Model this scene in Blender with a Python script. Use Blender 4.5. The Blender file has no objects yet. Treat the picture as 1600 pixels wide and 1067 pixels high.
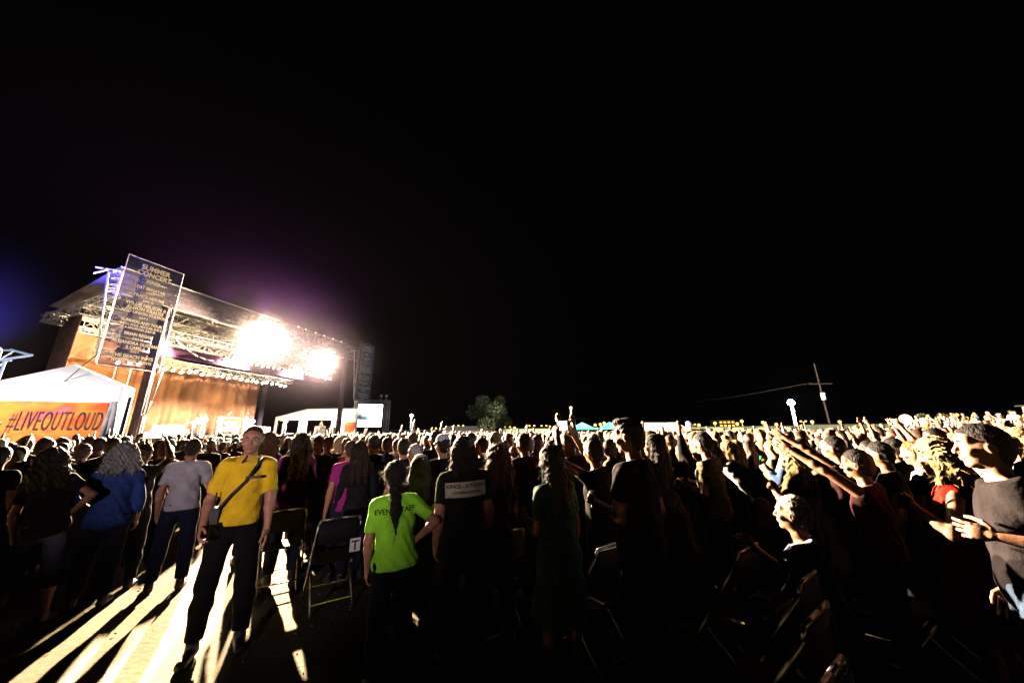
import bpy, math, random
import numpy as np
from mathutils import Vector, Matrix
from mathutils.bvhtree import BVHTree
R = math.radians
random.seed(7); rng = np.random.default_rng(7)
S = bpy.context.scene
COL = S.collection
# ------------------------------------------------------------------ camera, world, exposure
CH = 1.75                      # eye height of the camera
PITCH, ROLL = R(14.83), R(0.6)
cam_d = bpy.data.cameras.new('camera'); cam = bpy.data.objects.new('camera', cam_d); COL.objects.link(cam)
cam_d.lens = 12.15; cam_d.sensor_width = 36; cam_d.clip_start = 0.05; cam_d.clip_end = 600
_fw = Vector((0, math.cos(PITCH), math.sin(PITCH))); _rt = Vector((1, 0, 0)); _up = _rt.cross(_fw)
_r2 = _rt*math.cos(ROLL) - _up*math.sin(ROLL); _u2 = _rt*math.sin(ROLL) + _up*math.cos(ROLL)
cam.matrix_world = Matrix(((_r2.x, _u2.x, -_fw.x, 0), (_r2.y, _u2.y, -_fw.y, 0), (_r2.z, _u2.z, -_fw.z, CH), (0, 0, 0, 1)))
S.camera = cam
W = bpy.data.worlds.new("World"); S.world = W; W.use_nodes = True
bg = W.node_tree.nodes['Background']; bg.inputs[0].default_value = (0.10, 0.08, 0.2, 1); bg.inputs[1].default_value = 0.002
S.view_settings.view_transform = 'Standard'; S.view_settings.look = 'None'
S.view_settings.exposure = 0; S.view_settings.gamma = 1
cy = S.cycles
cy.max_bounces = 3; cy.diffuse_bounces = 0; cy.glossy_bounces = 1; cy.transmission_bounces = 2; cy.transparent_max_bounces = 8; cy.volume_bounces = 0
cy.sample_clamp_indirect = 3; cy.caustics_reflective = False; cy.caustics_refractive = False

def ray(px, py):
    d = _fw + _r2*((px-800)/540.) - _u2*((py-533.5)/540.)
    return d/d.y
def atY(px, py, Y):
    d = ray(px, py)*Y; return Vector((d.x, d.y, d.z+CH))
def atZ(px, py, z):
    d = ray(px, py); return d*((z-CH)/d.z) + Vector((0, 0, CH))
# stage frame: u along the front edge, w depth away from the audience
SA = Vector((-24.7, 20.0, 0)); SE = Vector((0.247, 0.969, 0)); SN = Vector((-0.969, 0.247, 0))
def St(u, w, z): return SA + SE*u + SN*w + Vector((0, 0, z))
def onW(px, py, w):            # point of the sight line lying in the stage plane of depth w -> (u, z)
    d = ray(px, py); o = Vector((0, 0, CH))
    t = (w - (o-SA).dot(SN))/d.dot(SN); p = o + d*t
    return (p-SA).dot(SE), p.z

# ------------------------------------------------------------------ materials
MATS = {}
def mat(name, col=(.5, .5, .5), rough=.6, metal=0, emit=None, es=0, noise=None, bump=0, bscale=60, objcol=False, spec=.3, stretch=None):
    if name in MATS: return MATS[name]
    m = bpy.data.materials.new(name); m.use_nodes = True; nt = m.node_tree; b = nt.nodes['Principled BSDF']
    b.inputs['Base Color'].default_value = (*col, 1); b.inputs['Roughness'].default_value = rough; b.inputs['Metallic'].default_value = metal
    b.inputs['Specular IOR Level'].default_value = spec
    src = None
    if objcol:
        oi = nt.nodes.new('ShaderNodeObjectInfo'); src = oi.outputs['Color']
    if noise or bump:
        tc = nt.nodes.new('ShaderNodeTexCoord'); mp = nt.nodes.new('ShaderNodeMapping'); nt.links.new(tc.outputs['Object'], mp.inputs[0])
        if stretch: mp.inputs['Scale'].default_value = stretch
    if noise:
        n = nt.nodes.new('ShaderNodeTexNoise'); n.inputs['Scale'].default_value = noise[0]; n.inputs['Detail'].default_value = 5
        nt.links.new(mp.outputs[0], n.inputs[0])
        mr = nt.nodes.new('ShaderNodeMapRange'); mr.inputs['From Min'].default_value = .3; mr.inputs['From Max'].default_value = .7
        mr.inputs['To Min'].default_value = 1-noise[1]; mr.inputs['To Max'].default_value = 1+noise[1]; nt.links.new(n.outputs[0], mr.inputs[0])
        mx = nt.nodes.new('ShaderNodeVectorMath'); mx.operation = 'SCALE'
        if src: nt.links.new(src, mx.inputs[0])
        else: mx.inputs[0].default_value = col
        nt.links.new(mr.outputs[0], mx.inputs['Scale']); src = mx.outputs[0]
    if src: nt.links.new(src, b.inputs['Base Color'])
    if bump:
        n2 = nt.nodes.new('ShaderNodeTexNoise'); n2.inputs['Scale'].default_value = bscale; n2.inputs['Detail'].default_value = 4
        nt.links.new(mp.outputs[0], n2.inputs[0])
        bp = nt.nodes.new('ShaderNodeBump'); bp.inputs['Strength'].default_value = bump; bp.inputs['Distance'].default_value = .02
        nt.links.new(n2.outputs[0], bp.inputs['Height']); nt.links.new(bp.outputs[0], b.inputs['Normal'])
    if emit:
        b.inputs['Emission Color'].default_value = (*emit, 1); b.inputs['Emission Strength'].default_value = es
    MATS[name] = m; return m
def scrim(name, col, opacity):          # open-weave mesh banner
    if name in MATS: return MATS[name]
    m = mat(name, col, .8); nt = m.node_tree; b = nt.nodes['Principled BSDF']; o = nt.nodes['Material Output']
    t = nt.nodes.new('ShaderNodeBsdfTransparent'); mx = nt.nodes.new('ShaderNodeMixShader'); mx.inputs[0].default_value = opacity
    nt.links.new(t.outputs[0], mx.inputs[1]); nt.links.new(b.outputs[0], mx.inputs[2]); nt.links.new(mx.outputs[0], o.inputs[0])
    return m
def ramp_mat(name, scale, stops, rough=.85, stretch=(1, 1, 1), detail=2, const=True, distort=0):
    if name in MATS: return MATS[name]
    m = mat(name, stops[0][1], rough); nt = m.node_tree; b = nt.nodes['Principled BSDF']
    tc = nt.nodes.new('ShaderNodeTexCoord'); mp = nt.nodes.new('ShaderNodeMapping'); mp.inputs['Scale'].default_value = stretch
    n = nt.nodes.new('ShaderNodeTexNoise'); n.inputs['Scale'].default_value = scale; n.inputs['Detail'].default_value = detail; n.inputs['Distortion'].default_value = distort
    r = nt.nodes.new('ShaderNodeValToRGB'); cr = r.color_ramp
    if const: cr.interpolation = 'CONSTANT'
    while len(cr.elements) < len(stops): cr.elements.new(.5)
    for e, (p, c) in zip(cr.elements, stops): e.position = p; e.color = (*c, 1)
    nt.links.new(tc.outputs['Object'], mp.inputs[0]); nt.links.new(mp.outputs[0], n.inputs[0]); nt.links.new(n.outputs[0], r.inputs[0]); nt.links.new(r.outputs[0], b.inputs['Base Color'])
    n2 = nt.nodes.new('ShaderNodeTexNoise'); n2.inputs['Scale'].default_value = 3; n2.inputs['Detail'].default_value = 3; bp = nt.nodes.new('ShaderNodeBump'); bp.inputs['Strength'].default_value = .6; bp.inputs['Distance'].default_value = .05
    nt.links.new(tc.outputs['Object'], n2.inputs[0]); nt.links.new(n2.outputs[0], bp.inputs['Height']); nt.links.new(bp.outputs[0], b.inputs['Normal'])
    return m
M_skin = mat('skin', rough=.5, objcol=True, noise=(14, .12), bump=.12, bscale=180, spec=.35)
M_cloth = mat('cloth', rough=.9, objcol=True, noise=(9, .16), bump=.7, bscale=17, spec=.1)
M_denim = mat('denim', rough=.9, objcol=True, noise=(30, .25), bump=.4, bscale=30, spec=.1)
M_hair = mat('hair', rough=.7, objcol=True, noise=(60, .5), bump=.9, bscale=90, spec=.2, stretch=(1, 1, .12))
M_shoe = mat('shoe_leather', (.03, .028, .03), .5, noise=(20, .3))
M_eye = mat('eyeball', (.5, .46, .42), .35)
M_iris = mat('iris', (.03, .02, .015), .15)
M_lips = mat('lips', (.45, .16, .13), .45)
M_black = mat('black_metal', (.02, .02, .022), .45, noise=(8, .3))
M_chrome = mat('brushed_metal', (.5, .5, .52), .3, 1, noise=(12, .15))
M_alu = mat('aluminium_truss', (.42, .4, .37), .5, .3, noise=(3, .2))
M_whitep = mat('white_paint', (.75, .75, .75), .5, noise=(4, .08))
M_plastic = mat('black_plastic', (.02, .02, .02), .5, noise=(30, .2), bump=.1, bscale=200)
M_tentw = mat('white_tent_fabric', (.78, .77, .74), .8, noise=(1.2, .08), bump=.5, bscale=3)
M_letterdark = mat('dark_letter_print', (.03, .025, .05), .8, noise=(30, .15))
M_letterpale = mat('pale_letter_print', (.5, .42, .3), .8, noise=(30, .05))

# ------------------------------------------------------------------ object helpers
def link(o, parent=None):
    COL.objects.link(o)
    if parent is not None: o.parent = parent
    return o
def tag(o, label=None, cat=None, group=None, kind=None):
    if label: o['label'] = label
    if cat: o['category'] = cat
    if group: o['group'] = group
    if kind: o['kind'] = kind
    return o
def empty(name, loc=(0, 0, 0), rz=0, label=None, cat=None, group=None):
    o = bpy.data.objects.new(name, None); o.location = loc; o.rotation_euler = (0, 0, rz); link(o)
    return tag(o, label, cat, group)
def mesh_np(name, V, F, mats, mi=None, smooth=False):
    me = bpy.data.meshes.new(name); V = np.asarray(V, np.float32); 
    if isinstance(F, np.ndarray):
        n = len(F); k = F.shape[1]
        me.vertices.add(len(V)); me.vertices.foreach_set('co', V.ravel())
        me.loops.add(n*k); me.loops.foreach_set('vertex_index', F.ravel().astype(np.int32))
        me.polygons.add(n); me.polygons.foreach_set('loop_start', np.arange(0, n*k, k, dtype=np.int32))
    else:
        me.from_pydata([tuple(map(float, v)) for v in V], [], F)
    for m in mats: me.materials.append(m)
    if mi is not None: me.polygons.foreach_set('material_index', np.asarray(mi, np.int32))
    if smooth: me.polygons.foreach_set('use_smooth', np.ones(len(me.polygons), bool))
    me.update(calc_edges=True); me.validate(); return me
class MB:
    def __init__(s): s.v = []; s.f = []; s.mi = []; s.cur = 0
    def add(s, V, F):
        b = len(s.v); s.v += [tuple(v) for v in V]; s.f += [tuple(i+b for i in f) for f in F]; s.mi += [s.cur]*len(F)
    def hexa(s, c):   # eight corners: bottom 4 ccw, top 4 ccw
        s.add(c, [(3, 2, 1, 0), (4, 5, 6, 7), (0, 1, 5, 4), (1, 2, 6, 5), (2, 3, 7, 6), (3, 0, 4, 7)])
    def box(s, c, d, rz=0, M=None):
        x, y, z = [q/2 for q in d]; cs = [(-x, -y, -z), (x, -y, -z), (x, y, -z), (-x, y, -z), (-x, -y, z), (x, -y, z), (x, y, z), (-x, y, z)]
        M = M or Matrix.Rotation(rz, 3, 'Z'); s.hexa([M @ Vector(q) + Vector(c) for q in cs]); return s
    def slab(s, a, b, c, d, n, t):   # thin solid quad a b c d thickened along n by t
        n = Vector(n)*t; a, b, c, d = map(Vector, (a, b, c, d)); s.hexa([a, b, c, d, a+n, b+n, c+n, d+n]); return s
    def tube(s, a, b, r, r2=None, n=8):
        a, b = Vector(a), Vector(b); r2 = r if r2 is None else r2; d = (b-a)
        if d.length < 1e-6: return s
        d.normalize(); t = Vector((0, 0, 1)) if abs(d.z) < .9 else Vector((1, 0, 0)); x = d.cross(t).normalized(); y = d.cross(x)
        V = [a + (x*math.cos(2*math.pi*i/n) + y*math.sin(2*math.pi*i/n))*r for i in range(n)] + [b + (x*math.cos(2*math.pi*i/n) + y*math.sin(2*math.pi*i/n))*r2 for i in range(n)]
        s.add(V, [(i, (i+1) % n, n+(i+1) % n, n+i) for i in range(n)] + [tuple(range(n))[::-1], tuple(range(n, 2*n))]); return s
    def path(s, pts, r, n=8):
        for a, b in zip(pts, pts[1:]): s.tube(a, b, r, n=n)
        return s
    def ball(s, c, r, n=10, m=7):
        V = []; F = []; r = (r, r, r) if not hasattr(r, '__len__') else r
        for j in range(m+1):
            t = math.pi*j/m
            for i in range(n):
                p = 2*math.pi*i/n; V.append((c[0]+r[0]*math.sin(t)*math.cos(p), c[1]+r[1]*math.sin(t)*math.sin(p), c[2]+r[2]*math.cos(t)))
        for j in range(m):
            for i in range(n): F.append((j*n+i, (j+1)*n+i, (j+1)*n+(i+1) % n, j*n+(i+1) % n))
        s.add(V, F); return s
    def truss(s, a, b, w=.4, r=.03, step=.6, up=(0, 0, 1), n=5):
        a, b = Vector(a), Vector(b); d = (b-a); L = d.length; d.normalize(); up = Vector(up)
        if abs(d.dot(up)) > .9: up = Vector((1, 0, 0))
        x = d.cross(up).normalized()*w/2; y = x.normalized().cross(d).normalized()*w/2
        cs = [x+y, x-y, -x-y, -x+y]
        for c in cs: s.tube(a+c, b+c, r, n=n)
        k = max(1, round(L/step))
        for i in range(k):
            p, q = a+d*(L*i/k), a+d*(L*(i+1)/k)
            for j in range(4):
                c0, c1 = cs[j], cs[(j+1) % 4]
                s.tube(p+c0, q+c1, r*.6, n=4) if i % 2 == 0 else s.tube(p+c1, q+c0, r*.6, n=4)
                s.tube(p+c0, p+c1, r*.6, n=4)
        return s
    def mesh(s, name, mats, smooth=False):
        return mesh_np(name, s.v, s.f, mats if isinstance(mats, (list, tuple)) else [mats], s.mi, smooth)
    def obj(s, name, mats, parent=None, smooth=False):
        return link(bpy.data.objects.new(name, s.mesh(name, mats, smooth)), parent)
def copy_tree(o, parent=None):
    c = o.copy(); link(c, parent)
    for ch in list(o.children): copy_tree(ch, c)
    return c
_fonts = {}
def text_mesh(txt, size, ext=.004, bold=0, shear=0, sx=1, space=1, align='CENTER'):
    cu = bpy.data.curves.new('t', 'FONT'); cu.body = txt; cu.size = size; cu.extrude = ext; cu.offset = bold; cu.shear = shear; cu.align_x = align; cu.space_character = space; cu.space_line = .9
    cu.resolution_u = 3
    o = bpy.data.objects.new('t', cu); COL.objects.link(o); dg = bpy.context.evaluated_depsgraph_get(); dg.update()
    me = bpy.data.meshes.new_from_object(o.evaluated_get(dg)); COL.objects.unlink(o); bpy.data.objects.remove(o)
    if sx != 1:
        for v in me.vertices: v.co.x *= sx
    me.materials.clear(); return me
def text_on(name, txt, size, m, origin, xdir, updir, parent=None, **k):
    me = text_mesh(txt, size, **k); me.materials.append(m); x = Vector(xdir).normalized(); y = Vector(updir).normalized(); z = x.cross(y)
    M = Matrix(((x.x, y.x, z.x, origin[0]), (x.y, y.y, z.y, origin[1]), (x.z, y.z, z.z, origin[2]), (0, 0, 0, 1)))
    me.transform(M); return link(bpy.data.objects.new(name, me), parent)

# ------------------------------------------------------------------ ground, haze
def build_ground():
    m = mat('trodden_ground', (.30, .25, .145), .95, noise=(2.3, .22), bump=.35, bscale=22)
    n = 120; xs = np.sign(np.linspace(-1, 1, n))*np.abs(np.linspace(-1, 1, n))**3*300
    X, Y = np.meshgrid(xs, xs+20, indexing='ij'); r = np.hypot(X, Y)
    Z = .012*np.sin(X*2.1+Y*1.3)*np.sin(Y*1.7-X*.6)*(r < 40) - .012
    V = np.stack([X, Y, Z], -1).reshape(-1, 3); i = np.arange(n-1)[:, None]*n+np.arange(n-1)[None]
    F = np.stack([i, i+n, i+n+1, i+1], -1).reshape(-1, 4)
    tag(link(bpy.data.objects.new('ground', mesh_np('ground', V, F, [m], smooth=True))), kind='structure')
    # loose gravel in the aisle, too small to count
    g = MB()
    for _ in range(900):
        x, y = random.uniform(-9, 1), random.uniform(1, 12); s = random.uniform(.004, .016)
        g.ball((x, y, s*.1), (s, s*random.uniform(.6, 1), s*.6), 5, 3)
    tag(g.obj('gravel', mat('gravel', (.33, .28, .2), .9)), 'small loose stones scattered over the sandy aisle', 'gravel', kind='stuff')
    hz = bpy.data.materials.new('haze_air'); hz.use_nodes = True; nt = hz.node_tree; nt.nodes.clear()
    o = nt.nodes.new('ShaderNodeOutputMaterial'); v = nt.nodes.new('ShaderNodeVolumePrincipled'); nt.links.new(v.outputs[0], o.inputs['Volume'])
    v.inputs['Color'].default_value = (.9, .8, 1, 1); v.inputs['Density'].default_value = HAZE; v.inputs['Anisotropy'].default_value = .35
    b = MB(); b.box((0, 20, 9.5), (290, 290, 21.5)); tag(b.obj('haze', hz), 'thin night haze hanging over the concert ground', 'haze', kind='stuff')
HAZE = 2.2e-6
build_ground()
def build_smoke_glow(SMOKE, c, scl, label, smc):
    sm = bpy.data.materials.new('smoke_glow_air'); sm.use_nodes = True; nt = sm.node_tree; nt.nodes.clear()
    o = nt.nodes.new('ShaderNodeOutputMaterial'); v = nt.nodes.new('ShaderNodeVolumePrincipled'); nt.links.new(v.outputs[0], o.inputs['Volume'])
    v.inputs['Color'].default_value = (*smc, 1); v.inputs['Anisotropy'].default_value = .2
    tc = nt.nodes.new('ShaderNodeTexCoord'); ln = nt.nodes.new('ShaderNodeVectorMath'); ln.operation = 'LENGTH'; nt.links.new(tc.outputs['Object'], ln.inputs[0])
    mr = nt.nodes.new('ShaderNodeMapRange'); mr.inputs['From Min'].default_value = 1; mr.inputs['From Max'].default_value = 0; nt.links.new(ln.outputs['Value'], mr.inputs['Value'])
    p2 = nt.nodes.new('ShaderNodeMath'); p2.operation = 'POWER'; p2.inputs[1].default_value = 3.4
    pw = nt.nodes.new('ShaderNodeMath'); pw.operation = 'MULTIPLY'; nt.links.new(mr.outputs[0], p2.inputs[0])
    p3 = nt.nodes.new('ShaderNodeMath'); p3.operation = 'MULTIPLY'; p3.inputs[1].default_value = SMOKE; nt.links.new(p2.outputs[0], p3.inputs[0]); nt.links.new(p3.outputs[0], pw.inputs[0])
    n = nt.nodes.new('ShaderNodeTexNoise'); n.inputs['Scale'].default_value = 2.2; nt.links.new(tc.outputs['Object'], n.inputs[0]); nt.links.new(n.outputs[0], pw.inputs[1]); nt.links.new(pw.outputs[0], v.inputs['Density'])
    b = MB(); b.ball((0, 0, 0), 1, 24, 16); ob = b.obj('stage_smoke_glow', sm, None, True); ob.location = c; ob.scale = scl; ob.rotation_euler = (0, 0, -math.atan2(SE.x, SE.y))
    tag(ob, label, 'smoke', kind='stuff')
build_smoke_glow(1.4e-3, St(12.5, -2.5, 9.4), (6.5, 17, 9.5), 'thin stage smoke drifting along the lit front truss', (.85, .72, 1))
build_smoke_glow(1.3e-2, St(8.2, -1.5, 9.4), (3.3, 3.4, 3.7), 'added dense smoke making the bloom round the larger lamp bank', (1, .93, .9))  # puff added round the bank to shape its bloom
build_smoke_glow(.9e-2, St(15.6, -1.5, 8.8), (2.6, 2.6, 2.8), 'added dense smoke making the bloom round the smaller lamp bank', (1, .93, .9))  # second added puff, for the bloom of the other bank
build_smoke_glow(2.5e-3, Vector((-27.5, 16.6, 6)), (6.5, 4, 8), 'added smoke making the blue glow behind the lighting tower at the left edge', (.8, .8, 1))  # volume added so that a blue glow shows at the left

# ------------------------------------------------------------------ lamps of the stage and added fills (the light everything is seen by)
def lamp(kind, name, loc, target, energy, col, size=.3, ang=170, blend=.3, parent=None):
    d = bpy.data.lights.new(name, kind); d.energy = energy; d.color = col
    if kind == 'AREA': d.shape = 'DISK'; d.size = size
    else: d.shadow_soft_size = size
    if kind == 'SPOT': d.spot_size = R(ang); d.spot_blend = blend
    o = bpy.data.objects.new(name, d); link(o)
    o.location = loc
    if target is not None: o.rotation_euler = (Vector(target)-Vector(loc)).to_track_quat('-Z', 'Y').to_euler()
    return o
BL = []
for px, py in ((408, 528), (494, 566)):
    u, z = onW(px, py, -.55); BL.append(St(u, -.55, z))
WARM = (1, .73, .47)
KEY = 740000.
lamp('SPOT', 'blinder_light', BL[0]+SN*-.6, (6, 6, 0), KEY, WARM, .22, 165, .5)
lamp('SPOT', 'blinder_light', BL[1]+SN*-.6, (8, 8, 0), KEY*.9, WARM, .22, 165, .5)
# floods inside the stage roof that wash the backdrop and the players
for u, c, e in ((4, (1, .62, .42), 2400), (10, (1, .70, .55), 3200), (16, (1, .78, .66), 2800)):
    lamp('SPOT', 'stage_wash_light', St(u, 1.5, 8.3), St(u-1, 7.8, 5.2), e*19, c, .3, 120, .8)
    lamp('SPOT', 'front_wash_light', St(u, -.3, 8.6), St(u, 3.8, 2.0), e*13, (1, .95, .9), .25, 75, .8)
lamp('SPOT', 'roof_truss_light', St(3, 3, 2.2), St(4, 4, 12), 6000, (1, .75, .35), .3, 150, .6)
lamp('SPOT', 'roof_truss_light', St(12, 3, 2.2), St(12, 4, 12), 6000, (1, .8, .5), .3, 150, .6)
for u, e in ((3, .8e6), (7, 1.1e6), (10.5, 1.3e6), (14, 1.2e6), (19, 1e6)): lamp('SPOT', 'purple_haze_fill', St(u, 1.5, 12.6), St(u-1, 0, 30), e, (.8, .14, .8), .5, 150, 1)  # spots added above the roof to tint the haze purple
lamp('SPOT', 'blue_tower_light', (-30.5, 15.5, 2), (-27.5, 16.2, 9), 1300000, (.10, .08, 1), .3, 50, 1)
lamp('SPOT', 'tower_fill_light', (-15.5, 9.5, 3.2), (-21, 13, 3.8), 1500, (.55, .7, 1), .2, 80, .9)  # added fill that brightens the truss tower and gate
lamp('SPOT', 'white_tower_light', (-23, 10.5, 4.5), (-23.5, 17.5, 4), 4800, (1, .86, .84), .3, 100, .9)
lamp('SPOT', 'tent_fill_light', (-22, 40, 7.5), (-26, 46.5, 3.2), 16000, (1, .86, .7), .3, 90, .9)  # added spot to brighten the backstage tent
# added unseen fill behind the photographer for the dim backs nearest the camera
lamp('SPOT', 'rear_fill_light', (-.6, -8, 1.9), (-2.5, 3.8, 2.4), 3400, (1, .82, .9), .2, 26, 1)

# ------------------------------------------------------------------ people: distance fields turned to surfaces
def nrm(v): v = np.asarray(v, float); return v/np.linalg.norm(v)
class F3:
    """list of shapes: ('c', a, b, ra, rb, k, clips) round cone; ('e', c, radii, rot, k, clips, sign) ellipsoid"""
    def __init__(s): s.p = []
    def cone(s, a, b, ra, rb=None, k=.02, clips=()): s.p.append(('c', np.array(a, float), np.array(b, float), ra, ra if rb is None else rb, k, clips, 1)); return s
    def ell(s, c, r, rot=None, k=.02, clips=(), sub=False): s.p.append(('e', np.array(c, float), np.array(r, float), rot, None, k, clips, -1 if sub else 1)); return s
    def bbox(s):
        lo = np.full(3, 9.); hi = np.full(3, -9.)
        for q in s.p:
            if q[7] < 0: continue
            if q[0] == 'c': m = max(q[3], q[4]); lo = np.minimum(lo, np.minimum(q[1], q[2])-m); hi = np.maximum(hi, np.maximum(q[1], q[2])+m)
            else: m = q[2].max(); lo = np.minimum(lo, q[1]-m); hi = np.maximum(hi, q[1]+m)
        return lo-.03, hi+.03
    def surf(s, h, gclips=(), noise=None, shrink=0):
        lo, hi = s.bbox(); n = np.ceil((hi-lo)/h).astype(int)+2
        ax = [lo[i]+h*np.arange(n[i]) for i in range(3)]; D = np.full(n, .3)
        for q in s.p:
            if q[0] == 'c': m = max(q[3], q[4])+q[5]+2*h+.01; a = np.minimum(q[1], q[2])-m; b = np.maximum(q[1], q[2])+m
            else: m = q[2].max()+q[5]+2*h+.01; a = q[1]-m; b = q[1]+m
            i0 = np.maximum(((a-lo)/h).astype(int), 0); i1 = np.minimum(((b-lo)/h).astype(int)+2, n)
            if np.any(i1 <= i0): continue
            X = ax[0][i0[0]:i1[0], None, None]; Y = ax[1][None, i0[1]:i1[1], None]; Z = ax[2][None, None, i0[2]:i1[2]]
            if q[0] == 'c':
                A, B, ra, rb = q[1], q[2], q[3], q[4]; ba = B-A; l2 = ba@ba+1e-9
                px, py, pz = X-A[0], Y-A[1], Z-A[2]
                t = np.clip((px*ba[0]+py*ba[1]+pz*ba[2])/l2, 0, 1)
                d = np.sqrt((px-t*ba[0])**2+(py-t*ba[1])**2+(pz-t*ba[2])**2)-(ra+(rb-ra)*t)
            else:
                C, r, rot = q[1], q[2], q[3]; P = np.stack(np.broadcast_arrays(X-C[0], Y-C[1], Z-C[2]), -1)
                if rot is not None: P = P@rot
                k0 = np.sqrt(((P/r)**2).sum(-1)); k1 = np.sqrt(((P/(r*r))**2).sum(-1))+1e-9; d = k0*(k0-1)/k1
            for c, nn in q[6]: d = np.maximum(d, (X-c[0])*nn[0]+(Y-c[1])*nn[1]+(Z-c[2])*nn[2])
            sl = tuple(slice(i0[i], i1[i]) for i in range(3)); O = D[sl]; k = q[5]
            if q[7] > 0:
                hh = np.clip(.5+.5*(O-d)/k, 0, 1); D[sl] = O*(1-hh)+d*hh-k*hh*(1-hh)
            else:
                hh = np.clip(.5-.5*(O+d)/k, 0, 1); D[sl] = O*(1-hh)-d*hh+k*hh*(1-hh)
        X = ax[0][:, None, None]; Y = ax[1][None, :, None]; Z = ax[2][None, None, :]
        if noise:
            a, fr, sd = noise
            D = D + a*(np.sin(X*fr+sd+2.1*np.sin(Z*fr*.43+sd)+1.2*np.sin(Y*fr*.6))*np.sin(Z*fr*.8+1.7*np.sin(X*fr*.5+sd*2)+Y*fr*.7)+.5*np.sin(X*fr*2.1+Z*fr*1.4+3*np.sin(Y*fr+sd)))
        for c, nn in gclips: D = np.maximum(D, (X-c[0])*nn[0]+(Y-c[1])*nn[1]+(Z-c[2])*nn[2])
        return nets(D, lo, h)
_CO = [(a, b, c) for a in (0, 1) for b in (0, 1) for c in (0, 1)]
def nets(D, lo, h):
    D = np.pad(D, 1, constant_values=.3); lo = lo-h
    N = D.shape; ins = D < 0; nx, ny, nz = N[0]-1, N[1]-1, N[2]-1
    cs = sum(ins[a:a+nx, b:b+ny, c:c+nz].astype(np.int8) for a, b, c in _CO); act = (cs > 0) & (cs < 8)
    I = np.argwhere(act); idx = np.full((nx, ny, nz), -1, np.int64); idx[act] = np.arange(len(I))
    val = {c: D[I[:, 0]+c[0], I[:, 1]+c[1], I[:, 2]+c[2]] for c in _CO}
    acc = np.zeros((len(I), 3)); cnt = np.zeros(len(I))
    for c in _CO:
        for axx in range(3):
            if c[axx]: continue
            e = list(c); e[axx] = 1; e = tuple(e); a, b = val[c], val[e]; m = (a < 0) != (b < 0)
            t = np.where(m, a/(a-b+1e-12), 0); p = np.tile(np.array(c, float), (len(I), 1)); p[:, axx] += t
            acc += p*m[:, None]; cnt += m
    V = (I + acc/np.maximum(cnt, 1)[:, None])*h + lo
    Fs = []
    for axx in range(3):
        sl0 = [slice(1, N[i]-1) for i in range(3)]; sl0[axx] = slice(0, N[axx]-1); sl1 = list(sl0); sl1[axx] = slice(1, N[axx])
        a, b = ins[tuple(sl0)], ins[tuple(sl1)]; off = np.array([s.start for s in sl0])
        u, v = (axx+1) % 3, (axx+2) % 3
        for m, fl in ((a & ~b, 0), (b & ~a, 1)):
            P = np.argwhere(m)+off
            if not len(P): continue
            q = []
            for du, dv in ((-1, -1), (0, -1), (0, 0), (-1, 0)):
                Q = P.copy(); Q[:, u] += du; Q[:, v] += dv; q.append(idx[Q[:, 0], Q[:, 1], Q[:, 2]])
            f = np.stack(q, -1); Fs.append(f[:, ::-1] if fl else f)
    F = np.concatenate(Fs) if Fs else np.zeros((0, 4), int)
    return V, F[(F >= 0).all(1)]
def join_vf(L):
    V = []; Fa = []; b = 0
    for v, f in L: V.append(v); Fa.append(f+b); b += len(v)
    return np.concatenate(V), np.concatenate(Fa)

ARM = dict(down=((.2, 0, -1), (.1, .22, -1)), loose=((.2, -.1, -1), (.05, .35, -1)), hip=((.75, -.35, -.75), (-.65, .5, -.6)),
           clap=((.28, .25, -.9), (-.55, .6, .62)), up=((.45, .3, .85), (-.1, .12, 1)), wave=((.6, .25, .6), (.25, .1, 1)),
           phone=((.3, .75, .45), (-.35, .35, .9)), fold=((.2, .35, -.9), (-.9, .55, .12)), point=((.12, .75, .7), (.02, .85, .62)),
           holdf=((.18, .1, -.98), (-.35, .9, .22)), pocket=((.4, -.15, -.9), (-.2, .4, -.85)), mouth=((.2, .6, -.6), (-.35, .5, .8)), knee=((.12, .55, -.8), (-.1, .8, -.5)))
def rotm(yaw=0, pitch=0, roll=0):
    return np.array((Matrix.Rotation(R(yaw), 3, 'Z') @ Matrix.Rotation(R(pitch), 3, 'X') @ Matrix.Rotation(R(roll), 3, 'Y')))
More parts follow.
